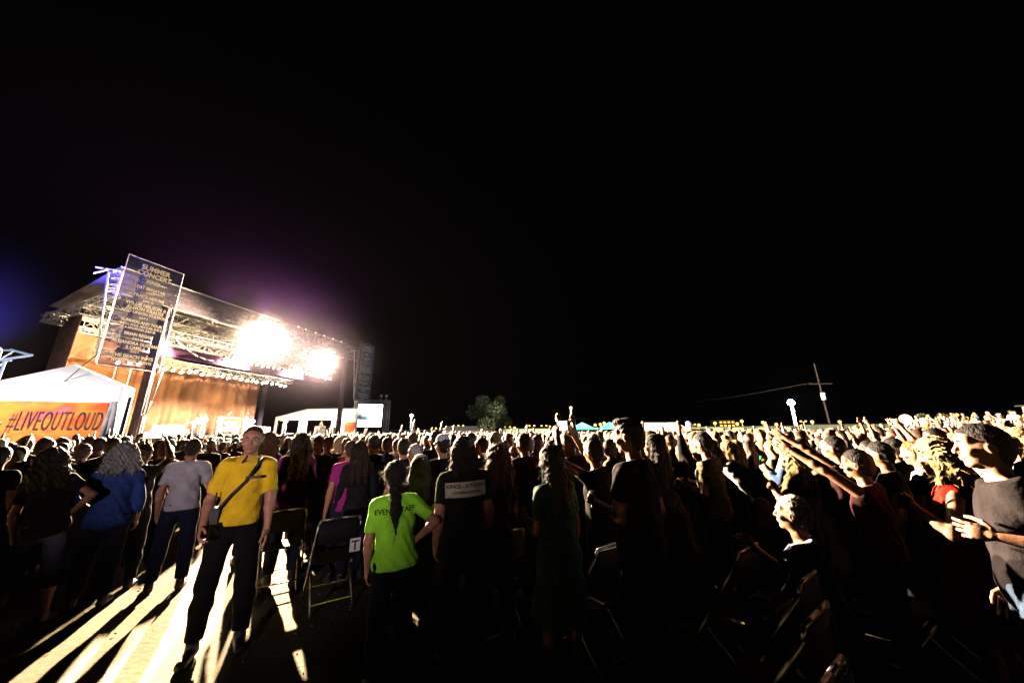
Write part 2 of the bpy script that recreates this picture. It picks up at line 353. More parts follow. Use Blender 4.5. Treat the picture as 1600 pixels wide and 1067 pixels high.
def skel(L='down', Rr='down', yaw=0, pitch=0, lean=0, side=0, seated=False, stance=.1, step=0, fat=1, twist=0):
    k = {}; hipz = .93 if not seated else .50
    up = rotm(twist, -lean, side); pv = np.array([0, 0, hipz])
    U = lambda p: up @ (np.array(p, float)-[0, 0, .93]) + pv
    k['U'] = U; k['up'] = up; k['fat'] = fat; k['hip'] = pv; k['seated'] = seated
    k['neck'] = U((0, -.01, 1.44)); k['hb'] = U((0, .0, 1.52))
    hr = up @ rotm(yaw, -pitch); k['hr'] = hr; k['hc'] = k['hb'] + hr @ np.array([0, .015, .118])
    for s, a in ((-1, L), (1, Rr)):
        u, f = ARM[a] if isinstance(a, str) else a
        sh = U((s*.158*(.75+.25*fat), -.01, 1.405)); ud = up @ nrm((u[0]*s, u[1], u[2])); fd = up @ nrm((f[0]*s, f[1], f[2]))
        el = sh+ud*.29; wr = el+fd*.255; k['sh%d' % s], k['el%d' % s], k['wr%d' % s], k['fd%d' % s], k['ud%d' % s] = sh, el, wr, fd, ud
        k['bend%d' % s] = 1.15 if not isinstance(a, str) else .9 if a in ('clap', 'holdf', 'knee', 'mouth') else (.25 if a in ('up', 'wave', 'point') else .6)
        hp = pv+np.array([s*.09, 0, -.04])
        if seated: kn = hp+nrm((s*.22, 1, .02))*.43; an = kn+nrm((0, -.05, -1))*.40
        else: kn = hp+nrm((s*stance*.6, .05+step*s*.25, -1))*.41; an = kn+nrm((s*stance*.3, -.06+step*s*.15, -1))*.40
        k['hp%d' % s], k['kn%d' % s], k['an%d' % s] = hp, kn, an
    return k
def arm_shapes(f, k, s, g=0, to=2, cut=None, r=1):
    sh, el, wr = k['sh%d' % s], k['el%d' % s], k['wr%d' % s]; clips = ()
    if cut is not None:
        if cut < 1: p = sh+(el-sh)*cut; clips = ((p, nrm(el-sh)),)
        else: p = el+(wr-el)*(cut-1); clips = ((p, nrm(wr-el)),)
    rr = (k['fat']*.5+.5)*r
    f.cone(sh, el, .05*rr+g, .04*rr+g*1.1, .03, clips if cut is not None and cut < 1 else ())
    if to > 1 and (cut is None or cut >= 1):
        m = el+(wr-el)*.3; f.cone(el, m, .042*rr+g, .041*rr+g, .02); f.cone(m, wr, .041*rr+g, .026*rr+g, .02, clips)
def hand_shapes(f, k, s, fr=.0085, lod=0):
    wr = k['wr%d' % s]; d = k['fd%d' % s]; ref = k['up'] @ np.array([1., 0, 0])*s
    pn = np.cross(d, np.cross(ref*-1, d)); pn = nrm(pn)         # palm looks towards the body
    if abs(d @ ref) > .95: pn = nrm(np.cross(d, [0, 0, 1]))
    sd = nrm(np.cross(d, pn))
    if (sd @ (k['up'] @ np.array([0, 1., 0.2]))) < 0: sd = -sd     # thumb side forwards
    rot = np.stack([sd, pn, d], 1); c = wr+d*.055
    f.cone(wr-d*.03, wr+d*.02, .025, .024, .015); f.ell(c, (.042, .018, .05), rot, .012)
    b = k['bend%d' % s]
    if lod >= 2: f.ell(wr+d*.12, (.036, .016, .05), rot, .012); return
    for i, ln in enumerate((.072, .08, .075, .058)):
        o = (1.5-i)*.0205; p = wr+d*(.092-.004*abs(i-1.2))+sd*o; sp = sd*(.08*(1.5-i)) ; ang = 0
        seg = (ln*.42, ln*.33, ln*.27); q = p-d*.02
        f.cone(q, p, fr*1.15, fr*1.08, .004)
        for j, l in enumerate(seg):
            ang += b*(.45+.12*i)*(.9 if j else .6)
            e = p+(d*math.cos(ang)+pn*math.sin(ang)+sp)*l; f.cone(p, e, fr*(1.05-.1*j), fr*(.97-.1*j), .004); p = e
    t0 = wr+d*.02+sd*.028; t1 = t0+(d*.6+sd*.65+pn*.35)*.04; t2 = t1+(d*.9+sd*.25+pn*.4*(.4+b))*.032; t3 = t2+(d*.95+pn*.35)*.024
    f.cone(t0, t1, .014, .011, .008); f.cone(t1, t2, .0105, .0095, .004); f.cone(t2, t3, .0095, .0085, .003)
def head_shapes(f, k, g=0, face=True):
    hc, hr = k['hc'], k['hr']; H = lambda x, y, z: hc+hr @ np.array([x, y, z])
    f.ell(H(0, -.012, .012), (.076+g, .096+g, .102+g), hr, .02)
    if face:
        f.ell(H(0, .022, -.05), (.058, .068, .068), hr, .025); f.ell(H(0, .062, -.098), (.024, .022, .018), hr, .02)
        f.ell(H(0, .06, .035), (.06, .03, .04), hr, .02)
        for s in (-1, 1):
            f.ell(H(s*.031, .093, .006), (.019, .012, .012), hr, .012, sub=True)
            f.ell(H(s*.04, .062, -.03), (.026, .026, .022), hr, .018)
            f.ell(H(s*.076, -.008, -.012), (.009, .019, .031), hr, .006); f.ell(H(s*.085, -.004, -.01), (.005, .01, .016), hr, .004, sub=True)
        f.cone(H(0, .088, .01), H(0, .106, -.027), .0085, .0125, .012); f.cone(H(-.011, .094, -.032), H(.011, .094, -.032), .008, .008, .006)
        f.ell(H(0, .087, -.058), (.024, .014, .006), hr, .006); f.ell(H(0, .084, -.069), (.02, .014, .006), hr, .006); f.ell(H(0, .102, -.0635), (.022, .008, .0018), hr, .003, sub=True)
    return H
def torso_shapes(f, k, g=0, fem=False):
    U, up, ft = k['U'], k['up'], k['fat']
    f.ell(U((0, 0, 1.25)), (.142*ft+g, .105*ft+g, .19+g), up, .05)
    f.ell(U((0, 0, 1.04)), ((.135 if fem else .145)*ft+g, .1*ft*ft+g, .15+g), up, .06)
    f.ell(U((0, -.01, .92)), ((.17 if fem else .16)*ft+g, .115*ft+g, .11+g), up, .05)
    f.cone(U((-.125, -.01, 1.40)), U((.125, -.01, 1.40)), .054+g, .054+g, .05)
    f.cone(U((-.07, -.015, 1.44)), U((.07, -.015, 1.44)), .045+g, .045+g, .05)
    if fem:
        for s in (-1, 1): f.ell(U((s*.068, .088, 1.25)), (.062+g, .055+g, .062+g), up, .04)
def leg_shapes(f, k, g=0, cut=None, flare=1.):
    ft = k['fat']*.5+.5
    for s in (-1, 1):
        hp, kn, an = k['hp%d' % s], k['kn%d' % s], k['an%d' % s]; c1 = c2 = ()
        if cut is not None and cut < 1: c1 = ((hp+(kn-hp)*cut, nrm(kn-hp)),)
        elif cut is not None: c2 = ((kn+(an-kn)*(cut-1), nrm(an-kn)),)
        f.cone(hp, kn, .085*ft+g, .058*ft+g*1.2*flare, .04, c1)
        if cut is None or cut >= 1:
            m = kn+(an-kn)*.35+np.array([0, -.012, 0]); f.cone(kn, m, .055*ft+g, .056*ft+g*1.2*flare, .03, c2); f.cone(m, an, .056*ft+g*1.2*flare, .036+g*1.5*flare, .03, c2)
def foot(f, k, g=0, sides=(-1, 1)):
    for s in sides:
        an = k['an%d' % s]; z = an[2]-.045; f.cone(an, an+[0, -.02, -.04], .036+g, .034+g, .02)
        f.cone(an+[0, -.03, -.058], an+[s*.025, .15, -.07], .034+g, .03+g, .02, ((an+[0, 0, -.1-g*.3], (0, 0, -1)),))
def hair_shapes(f, k, style, sd=0):
    hc, hr, up = k['hc'], k['hr'], k['up']; H = lambda x, y, z: hc+hr @ np.array([x, y, z])
    def cl(y, z, n): return ((H(0, y, z), hr @ nrm(n)),)
    cap = cl(.055, .045, (0, .62, -.78))
    if style in ('short', 'spiky'):
        f.ell(H(0, -.015, .022), (.084, .104, .107), hr, .01, cl(.035, .045, (0, .60, -.8)))
        f.ell(H(0, -.05, -.03), (.07, .06, .075), hr, .02, cl(-.02, -.02, (0, 1, 0)))
        if style == 'spiky': f.ell(H(0, .05, .1), (.055, .05, .035), hr, .02)
    elif style == 'buzz': f.ell(H(0, -.016, .02), (.0795, .0995, .1), hr, .01, cl(.02, .05, (0, .62, -.78)))
    elif style in ('long', 'fluffy', 'bob', 'pony', 'bun', 'curly'):
        gr = {'fluffy': .035, 'curly': .028}.get(style, .012)
        f.ell(H(0, -.018, .022), (.082+gr, .104+gr, .106+gr), hr, .02, cap)
        if style == 'pony':
            f.ell(H(0, -.05, -.02), (.075, .062, .08), hr, .02, cl(-.01, -.02, (0, 1, 0)))
            p = H(0, -.12, .035); q = hc+up @ np.array([0, -.155, -.10]); r = hc+up @ np.array([.01, -.15, -.30]); e = hc+up @ np.array([.015, -.125, -.50])
            f.cone(p, q, .03, .042, .02); f.cone(q, r, .042, .038, .02); f.cone(r, e, .038, .008, .02)
        elif style == 'bun': f.ell(H(0, -.12, .06), (.045, .045, .045), hr, .01); f.ell(H(0, -.05, -.03), (.072, .06, .07), hr, .02)
        else:
            L = {'long': .42, 'fluffy': .17, 'bob': .12, 'curly': .27}[style]; w = {'fluffy': 1.35, 'curly': 1.2}.get(style, 1)
            for s in (-1, 0, 1):
                a = H(s*.06*w, -.045-.02*(s == 0), 0); m = hc+up @ np.array([s*.075*w, -.085-.015*(s == 0), -.13]); e = hc+up @ np.array([s*.085*w, -.115-.01*(s == 0), -.13-max(L-.13, 0.02)])
                f.cone(a, m, .055*w, .05*w, .03); f.cone(m, e, .05*w, .03*w, .03)
            for s in (-1, 1): f.cone(H(s*.075, -.0, .02), hc+up @ np.array([s*.09*w, -.005, -.12-L*.25]), .026*w, .028*w, .02)
def hat_mb(k, style):
    hc, hr = k['hc'], k['hr']; mb = MB(); T = lambda p: hc+hr @ np.array(p)
    n = 20; prof = {'cap': [(.088, .035), (.09, .06), (.084, .095), (.062, .125), (.03, .138), (.001, .141)],
            'cowboy': [(.2, .062), (.195, .058), (.1, .05), (.094, .07), (.09, .13), (.07, .16), (.03, .15), (.001, .146)]}[style]
    V = []; F = []
    for r, z in prof:
        for i in range(n):
            a = 2*math.pi*i/n; x, y = r*.92*math.cos(a), r*1.12*math.sin(a)-.012
            zz = z + (.045*(abs(math.cos(a))**3) if style == 'cowboy' and r > .15 else 0); V.append(T((x, y, zz)))
    for j in range(len(prof)-1):
        for i in range(n): F.append((j*n+i, j*n+(i+1) % n, (j+1)*n+(i+1) % n, (j+1)*n+i))
    mb.add(V, F)
    if style == 'cap':
        V = []; 
        for i in range(9):
            a = math.pi*(.12+.76*i/8); V.append(T((.086*math.cos(a), .095*math.sin(a), .045))); V.append(T((.08*math.cos(a), .09*math.sin(a)+.075*math.sin(a)**.5, .03-.012*abs(math.cos(a))))); 
        V += [Vector(v)+Vector(hr @ np.array([0, 0, -.005])) for v in V]
        F = [(2*i, 2*i+1, 2*i+3, 2*i+2) for i in range(8)]+[(18+2*i+2, 18+2*i+3, 18+2*i+1, 18+2*i) for i in range(8)]+[(2*i+1, 19+2*i, 21+2*i, 2*i+3) for i in range(8)]
        mb.add(V, F)
    return mb

_cache = {}
SK = dict(pale=(.60, .30, .19), tan=(.46, .21, .12), brown=(.24, .13, .08), dark=(.12, .065, .04))
HC = dict(black=(.012, .010, .009), brown=(.06, .033, .018), blond=(.45, .30, .13), grey=(.42, .40, .37), ginger=(.25, .09, .03), white=(.7, .68, .62))
def key(*a): return repr(a)
def person(loc, face, label, height=1.72, skin='tan', shirt=(.02, .02, .02), sleeve=.62, hem=.86, legs='trousers', lcol=(.015, .017, .03), hair='short', hcol='brown',
           hat=None, hatcol=(.7, .66, .55), fem=False, lod=1, group=None, smat=None, face_parts=False, dress=False, hard=False, **pose):
    """one person: body mesh on top, clothing, hair and hat as children; face = heading in degrees (0 looks along +Y, anticlockwise)"""
    pk = key(lod, fem, sorted(pose.items(), key=str)); sc = height/1.752
    vh = {0: .0085, 1: .0135}[lod]
    if ('k', pk) not in _cache: _cache[('k', pk)] = skel(**pose)
    k = _cache[('k', pk)]; sd = (hash_(pk) % 97)/9.
    def get(part, fn):
        kk = (part, pk)
        if kk not in _cache: _cache[kk] = fn()
        return _cache[kk]
    def body():
        f = F3(); torso_shapes(f, k, -.016, fem); f.cone(k['neck'], k['hb']+k['hr'] @ np.array([0, .0, .05]), .056 if not fem else .048, .05 if not fem else .044, .03)
        leg_shapes(f, k, -.004); foot(f, k)
        for s in (-1, 1): arm_shapes(f, k, s, r=.9 if fem else 1)
        if lod == 0:
            h = F3(); head_shapes(h, k); h.cone(k['neck']+(k['hb']-k['neck'])*.6, k['hb']+k['hr'] @ np.array([0, 0, .05]), .05 if not fem else .042, .048 if not fem else .042, .03)
            L = [f.surf(vh), h.surf(.0048)]
            for s in (-1, 1): q = F3(); hand_shapes(q, k, s); L.append(q.surf(.0038))
            V, F = join_vf(L)
        else:
            head_shapes(f, k)
            for s in (-1, 1): hand_shapes(f, k, s, .0105)
            V, F = f.surf(vh)
        C = V[F].mean(1); loc_ = (C-k['hc'])@k['hr']; lip = (np.abs(loc_[:, 0]) < .022) & (loc_[:, 1] > .084) & (loc_[:, 2] > -.075) & (loc_[:, 2] < -.053)
        return mesh_np('body', V, F, [M_skin, M_lips], lip.astype(np.int32), True)
    b = link(bpy.data.objects.new('person', get('body', body))); b.location = loc; b.rotation_euler = (0, 0, R(face)); b.scale = (sc, sc, sc)
    tag(b, label, 'person', group); b.color = (*SK[skin], 1)
    def child(name, me, col=None):
        o = link(bpy.data.objects.new(name, me), b)
        if col: o.color = (*col, 1)
        return o
    def shirt_m():
        f = F3(); torso_shapes(f, k, .02, fem)
        if dress and not k['seated']: f.cone(k['U']((0, 0, .9)), np.array([0, 0, .48]), .17, .24, .06)
        for s in (-1, 1):
            if sleeve > 0: arm_shapes(f, k, s, .014, 2 if sleeve >= 1 else 1, sleeve, .9 if fem else 1)
        nk = (k['neck']+k['up'] @ np.array([0, 0, .028]), k['up'] @ nrm((0, .35, 1)))
        hz_ = hem if not dress else .5
        bt = (k['U']((0, 0, hz_)), k['up'] @ np.array([0, 0, -1.]))
        V, F = f.surf(vh if lod else .0095, [nk, bt], noise=(.006, 26, sd)); return mesh_np('shirt', V, F, [smat or M_cloth], None, True)
    if 'up' in (pose.get('L'), pose.get('Rr')) or 'phone' in (pose.get('L'), pose.get('Rr')) or 'wave' in (pose.get('L'), pose.get('Rr')): 
        pass
    sm = get(('shirt', sleeve, hem, dress, smat.name if smat else ''), shirt_m); child('dress' if dress else 'shirt', sm, shirt)
    if legs:
        cut = {'trousers': 1.93, 'shorts': .92, 'capri': 1.35, 'skirt': .7}[legs]
        def tr():
            f = F3(); f.ell(k['hip']+[0, -.01, .01], ((.176 if fem else .168)*k['fat'], .124*k['fat'], .115), None, .05); leg_shapes(f, k, .014, cut, 1.2 if legs == 'shorts' else 1)
            wz = k['hip'][2]+.05
            V, F = f.surf(vh, [((0, 0, wz), (0, 0, 1))], noise=(.005, 17, sd+3)); return mesh_np('trousers', V, F, [M_denim], None, True)
        child(legs if legs != 'capri' else 'trousers', get(('legs', legs), tr), lcol)
    for sd_ in (-1, 1):
        def shoes():
            f = F3(); foot(f, k, .008, (sd_,)); V, F = f.surf(.012 if lod else .009); return mesh_np('shoe', V, F, [M_shoe], None, True)
        child('shoe', get('shoe%d' % sd_, shoes))
    if hair != 'bald':
        def hr_():
            f = F3(); hair_shapes(f, k, hair, sd); a = {'short': .003, 'buzz': .0008, 'fluffy': .011, 'curly': .01, 'spiky': .006}.get(hair, .005)
            V, F = f.surf(.0065 if lod == 0 else .0105, noise=(a, 70 if hair != 'curly' else 55, sd)); V, F = strands(V, F, hair, int(sd*100)); return mesh_np('hair', V, F, [M_hair], None, True)
        child('hair', get(('hair', hair), hr_), HC[hcol])
    if hat:
        me = get(('hat', hat), lambda: hat_mb(k, hat).mesh('hat', M_cloth, True)); child('cap' if hat == 'cap' else 'hat', me, hatcol)
    if face_parts:
        H = lambda x, y, z: Vector(k['hc']+k['hr'] @ np.array([x, y, z]))
        for s in (-1, 1):
            m = MB(); m.ball(H(s*.031, .0715, .005), .0115, 12, 8); m.cur = 1; m.ball(H(s*.031, .0782, .005), .0066, 10, 6); child('eye', m.mesh('eye', [M_eye, M_iris], True))
            m = MB(); m.tube(H(s*.016, .093, .026), H(s*.033, .092, .031), .0035, .0045, 6); m.tube(H(s*.033, .092, .031), H(s*.05, .078, .026), .0045, .0015, 6); child('eyebrow', m.mesh('eyebrow', M_hair, True), HC[hcol])
    return b, k
def strands(V, F, style, seed):
    g = np.random.default_rng(seed); short = style in ('short', 'buzz', 'spiky'); n = 500 if short else 1400
    if style == 'buzz': return V, F
    q = F[g.integers(0, len(F), n)]; C = V[q].mean(1); N = np.cross(V[q[:, 2]]-V[q[:, 0]], V[q[:, 3]]-V[q[:, 1]]); N /= np.linalg.norm(N, axis=1)[:, None]+1e-9
    D = N*(.9 if short else .45)+g.normal(size=(n, 3))*(.55 if short else .35)+np.array([0, 0, -.2 if short else -.85]); D /= np.linalg.norm(D, axis=1)[:, None]
    L = g.uniform(.006, .022, n)[:, None] if short else g.uniform(.02, .085, n)[:, None]; P = np.cross(D, N+.01); P /= np.linalg.norm(P, axis=1)[:, None]; w = .0013
    B = C-N*.004; T = B+D*L+(0 if short else 1)*N*L*.15; W = np.stack([B-P*w, B+P*w, T+P*w*.3, T-P*w*.3], 1).reshape(-1, 3); i = np.arange(n)[:, None]*4+len(V)+np.arange(4)[None]
    return np.concatenate([V, W]), np.concatenate([F, i])
import zlib
def hash_(s): return zlib.crc32(repr(s).encode())

# ------------------------------------------------------------------ the people one can tell apart
M_plaid = ramp_mat('plaid_cloth', 9, [(0, (.5, .5, .48)), (.45, (.12, .14, .16)), (.55, (.6, .6, .58))], stretch=(1, 1, 3))
M_camo = ramp_mat('camouflage_cloth', 7, [(0, (.30, .24, .11)), (.44, (.03, .035, .02)), (.52, (.42, .34, .18)), (.62, (.05, .05, .03))], stretch=(1, 1, 2.2), distort=1.5)
M_tie = ramp_mat('leaf_print_cloth', 11, [(0, (.01, .03, .02)), (.42, (.02, .16, .10)), (.52, (.015, .03, .03)), (.6, (.12, .2, .08)), (.66, (.02, .10, .16))], distort=1)
M_lace = ramp_mat('knotted_print_cloth', 16, [(0, (.02, .02, .02)), (.5, (.6, .6, .6)), (.58, (.02, .02, .02))], distort=1)
M_vis = mat('hi_vis_cloth', (.36, .9, .04), .8, noise=(7, .14), bump=1.0, bscale=11, spec=.1)
STG = Vector((-23.5, 31, 0))
def aim(x, y, off=0, tgt=None):
    t = tgt or STG; return math.degrees(math.atan2(-(t[0]-x), t[1]-y))+off
PPL = []   # (x, y) of everybody placed so far
def P(px, py, Y, label, off=0, tgt=None, hmin=1.5, hmax=1.93, h=None, **kw):
    d = ray(px, py)*Y; x, y = d.x, d.y; hh = h or min(hmax, max(hmin, CH+d.z))
    PPL.append((x, y)); q = hash_((px, py)); kw.setdefault('yaw', (q % 41)-20); kw.setdefault('side', (q//41 % 9)-4); kw.setdefault('twist', (q//400 % 17)-8); kw.setdefault('step', ((q//7000 % 9)-4)*.08); kw.setdefault('pitch', (q//90000 % 13)-5)
    return person((x, y, -.004), aim(x, y, off, tgt), label, height=hh, **kw)
BK, WH = (.012, .012, .014), (.72, .72, .74)
# --- steward in yellow, facing the camera
def steward():
    b, k = P(397, 665, 3.5, 'bald steward in a yellow short-sleeved shirt facing the camera, radio strap across his chest', tgt=(-.2, -.6), skin='tan', shirt=(.86, .53, .02), hem=.93, sleeve=.8, hair='buzz', hcol='brown',
             lod=0, face_parts=True, L='down', Rr=((.22, .0, -.9), (-.12, .6, -.6)), fat=.98, stance=.16, legs='trousers', lcol=(.005, .005, .006), yaw=4, side=-1, twist=-6, step=.1, pitch=8)
    m = MB(); U = k['U']; pts = [U(q) for q in ((-.11, .02, 1.475), (-.085, .10, 1.40), (-.03, .125, 1.28), (.05, .13, 1.18), (.12, .105, 1.08), (.15, .05, 1.0))]
    pts = [Vector(p)+Vector((0, .022, 0)) for p in pts]; m.path(pts, .011); link(bpy.data.objects.new('radio_strap', m.mesh('radio_strap', M_plastic, True)), b)
    m = MB(); m.box(Vector(U((.145, .11, 1.02))), (.06, .035, .13)); m.tube(Vector(U((.16, .11, 1.08))), Vector(U((.16, .11, 1.2))), .006); link(bpy.data.objects.new('radio', m.mesh('radio', M_plastic)), b)
    m = MB(); m.box(Vector(U((-.085, .137, 1.315))), (.11, .012, .022)); link(bpy.data.objects.new('name_badge', m.mesh('name_badge', M_plastic)), b)
    m = MB()
    for s in (-1, 1): m.slab(*[Vector(U(q)) for q in ((s*.01, .078, 1.492), (s*.075, .05, 1.478), (s*.085, .085, 1.435), (s*.03, .112, 1.43))], (0, 0.4, 1), .006)
    c = link(bpy.data.objects.new('collar', m.mesh('collar', M_cloth)), b); c.color = (.8, .5, .03, 1)
steward()
def print_on_back(b, k, txt, size, m, ctr, name='back_print', sx=1., plate=None, w=.3):
    sh = [c for c in b.children if c.name.startswith('shirt') or c.name.startswith('dress')][0]; me = sh.data
    bv = BVHTree.FromPolygons([v.co.copy() for v in me.vertices], [tuple(p.vertices) for p in me.polygons])
    def proj_(mm, off):
        for v in mm.vertices:
            p = Vector(k['U']((v.co.x+ctr[0], -.5, v.co.y+ctr[1]))); hit = bv.ray_cast(p, Vector(k['up'] @ np.array([0, 1., 0])))
            q = hit[0] if hit[0] else p+Vector((0, .38, 0)); v.co = q+Vector((0, -off-(.001 if v.co.z > 0 else 0), 0))
    if plate:
        g = MB(); n = 24
        for i in range(n+1):
            for j in range(5): g.v.append((-plate[0]/2+plate[0]*i/n, -plate[1]/2+plate[1]*j/4, 0))
        for i in range(n):
            for j in range(4): g.f.append((i*5+j, i*5+j+1, i*5+5+j+1, i*5+5+j)); g.mi.append(0)
        pm = g.mesh('print_panel', plate[2]); proj_(pm, .004); link(bpy.data.objects.new('print_panel', pm), b)
    for i, (t, s2, dy) in enumerate(txt):
        mm = text_mesh(t, s2, ext=.0005, bold=.001, sx=sx)
        for v in mm.vertices: v.co.y += dy
        mm.materials.append(m)
        proj_(mm, .0065); link(bpy.data.objects.new(name, mm), b)
b, k = P(627, 722, 3.05, 'woman in a hi-vis green staff shirt with a long dark ponytail, hand on hip', off=-12, skin='tan', hair='pony', hcol='black', fem=True, lod=0, sleeve=.75, hem=.88, smat=M_vis,
         L='loose', Rr='hip', fat=1.1, legs='trousers', lcol=(.006, .006, .008), hmin=1.4, yaw=22)
print_on_back(b, k, [('EVENT STAFF', .062, 0)], .062, mat('black_print', (.01, .01, .01), .8), (0.0, 1.335), sx=.95)
b, k = P(728, 684, 3.3, 'heavy man in a black T-shirt with a pale printed panel across the shoulders', off=-14, skin='tan', hair='bob', hcol='black', lod=0, fat=1.22, shirt=BK, sleeve=.7, L='loose', Rr='loose')
print_on_back(b, k, [('KINGS - KITCHEN', .043, .014), ('CATERING & EVENTS', .024, -.03)], .05, mat('black_print'), (0, 1.325), plate=(.36, .12, mat('cream_print', (.75, .68, .45), .8, noise=(20, .1))))
# --- left of the aisle
P(8, 698, 4.3, 'person in a dark grey top at the left edge of the picture', hair='short', hcol='black', shirt=(.10, .09, .11), L='loose', Rr='loose')
P(108, 702, 3.9, 'woman in a black top and white cropped trousers bending to her left, blond-edged dark hair', fem=True, hair='curly', hcol='black', shirt=BK, lcol=(.55, .58, .68), legs='capri', L='loose', Rr='hip', side=-8, lod=0, stance=.25, hem=.84)
P(200, 696, 4.3, 'woman with fluffy grey-blond hair in a blue denim shirt left of the aisle', fem=True, hair='fluffy', hcol='grey', shirt=(.05, .10, .36), sleeve=1.7, L='hip', Rr='loose', fat=1.15, lod=0, smat=M_denim, hem=.76)
P(50, 681, 6.6, 'man in a black and white plaid shirt near the left edge', hair='short', hcol='black', smat=M_plaid, sleeve=1.8)
P(80, 685, 5.0, 'broad person in a plum shirt behind the woman in white trousers', hair='short', hcol='brown', shirt=(.09, .03, .09), fat=1.15)
P(106, 685, 7.0, 'person in a lavender shirt standing right of the plum shirt', hair='short', hcol='black', shirt=(.35, .3, .5))
P(136, 694, 5.4, 'person in an olive grey shirt with a dark round head, left crowd', hair='short', hcol='black', shirt=(.13, .12, .08))
P(144, 682, 7.2, 'dark haired person in black in front of the tent banner', hair='short', hcol='black', shirt=BK)
P(161, 684, 6.0, 'person in a bright royal blue shirt in the left crowd', hair='short', hcol='black', shirt=(.02, .06, .65))
b, kP = P(232, 694, 4.7, 'dark clad person holding a phone up with both hands to film the stage', hair='short', hcol='black', shirt=BK, L='phone', Rr='phone', skin='brown', sleeve=.6)
P(258, 690, 5.6, 'person in a maroon top beside the filming person', hair='short', hcol='brown', shirt=(.22, .04, .05), fem=True)
P(306, 686, 4.7, 'man in a pale T-shirt and jeans standing left of the steward', hair='short', hcol='black', shirt=(.55, .5, .52), L='loose', Rr='clap', hem=.9, lcol=(.012, .014, .035), lod=0, sleeve=.7, stance=.14)
P(327, 687, 7.4, 'bald man in a black shirt just left of the steward', hair='bald', skin='tan', shirt=BK)
P(345, 690, 8.6, 'person in a violet top behind the steward on the left', hair='short', hcol='brown', shirt=(.2, .08, .3), fem=True)
P(418, 678, 5.6, 'woman with curly brown hair in a deep blue top right of the steward', fem=True, hair='curly', hcol='brown', shirt=(.03, .06, .3), sleeve=1.6)
P(468, 678, 4.9, 'woman in a crimson hooded top whose long loose hair is edged by the stage light', fem=True, hair='long', hcol='black', shirt=(.42, .05, .10), sleeve=1.8, hem=.82, L='holdf', Rr='loose', lod=0)
P(500, 681, 5.4, 'person in a black shirt right of the crimson top', hair='short', hcol='brown', shirt=BK)
P(514, 682, 6.2, 'person in a dusty pink shirt right of the crimson top', hair='short', hcol='brown', shirt=(.45, .22, .25))
P(542, 685, 5.6, 'person in a red shirt behind the woman with long black hair', hair='short', hcol='brown', shirt=(.45, .03, .05))
P(551, 689, 4.9, 'person in a magenta T-shirt, second left of the woman with long black hair', hair='short', hcol='brown', shirt=(.4, .03, .2))
P(566, 690, 4.9, 'woman in black with long straight black hair left of the staff shirt', fem=True, hair='long', hcol='black', shirt=BK, sleeve=1.8)
P(580, 680, 5.4, 'person in a dark violet shirt right of the long black hair', hair='short', hcol='black', shirt=(.03, .02, .06))
P(603, 683, 6.0, 'person in a steel grey shirt above the cream cap', hair='short', hcol='black', shirt=(.22, .2, .25), hmax=1.8)
P(618, 686, 6.3, 'person in a dim brown shirt left of the black broad shoulders', hair='short', hcol='brown', shirt=(.10, .06, .04))
P(636, 685, 5.0, 'broad shouldered man in a black shirt behind the cream cap', hair='short', hcol='black', shirt=BK, fat=1.12)
P(650, 676, 6.4, 'tall person in a rust shirt in the middle of the crowd', hair='short', hcol='brown', shirt=(.3, .07, .04))
P(676, 673, 5.6, 'tall man in a dark charcoal shirt left of the grey cap', hair='short', hcol='black', shirt=(.03, .03, .035))
P(693, 680, 4.5, 'man in black wearing a pale grey cap, left of the printed T-shirt', hair='short', hcol='black', shirt=BK, hat='cap', hatcol=(.55, .6, .68))
P(653, 694, 4.6, 'grey-brown haired person just above the cream cap', hair='short', hcol='grey', shirt=(.05, .04, .04), hmin=1.5)
P(655, 712, 3.75, 'person in black wearing a cream cap, behind the staff shirt', hair='long', hcol='black', shirt=BK, fem=True, hat='cap', hatcol=(.75, .68, .5), hmin=1.45, off=-10)
P(775, 697, 3.5, 'curly haired person in black right of the printed T-shirt', hair='curly', hcol='brown', shirt=BK, fem=True)
P(752, 684, 5.2, 'person in an ochre shirt behind the printed T-shirt', hair='short', hcol='brown', shirt=(.45, .25, .06))
P(820, 677, 4.5, 'tall man in a dark maroon shirt right of the tree', hair='short', hcol='black', shirt=(.07, .012, .015), fat=1.1)
P(838, 684, 6.2, 'woman with shoulder length hair right of the maroon shirt', hair='bob', hcol='brown', shirt=(.2, .1, .06), fem=True)
P(857, 690, 4.5, 'person in an orange top lit from the left, centre of the crowd', hair='bob', hcol='brown', shirt=(.55, .24, .06), L='clap', Rr='clap', fem=True)
P(866, 697, 2.95, 'woman in a green leaf-print dress with bare calves, centre foreground', hair='long', hcol='black', shirt=BK, smat=M_tie, dress=True, legs=None, fem=True, lod=0, sleeve=.7, fat=1.1, L='holdf', Rr='down', off=-6, skin='tan')
P(893, 671, 4.0, 'balding man in black with a side-lit face below the globe lamp', hair='buzz', hcol='black', shirt=BK, skin='pale', lod=0, off=6)
b, kQ = P(930, 684, 3.5, 'person holding up a phone with a bright white screen', hair='short', hcol='black', shirt=BK, L='phone', Rr='phone', sleeve=1.6, skin='tan')
P(983, 655, 2.72, 'tall man in a black T-shirt and jeans, face in profile, right of the bright phone', hair='spiky', hcol='black', shirt=(.014, .013, .013), skin='pale', lod=0, fat=1.12, L='holdf', Rr='loose', off=8, yaw=10, lcol=(.05, .1, .22), hem=.84, hmax=1.95, face_parts=True)
P(1022, 680, 4.0, 'woman in a black and white knotted print top right of the tall man', hair='long', hcol='black', smat=M_lace, fem=True, L='hip', Rr='loose', skin='tan', lod=0)
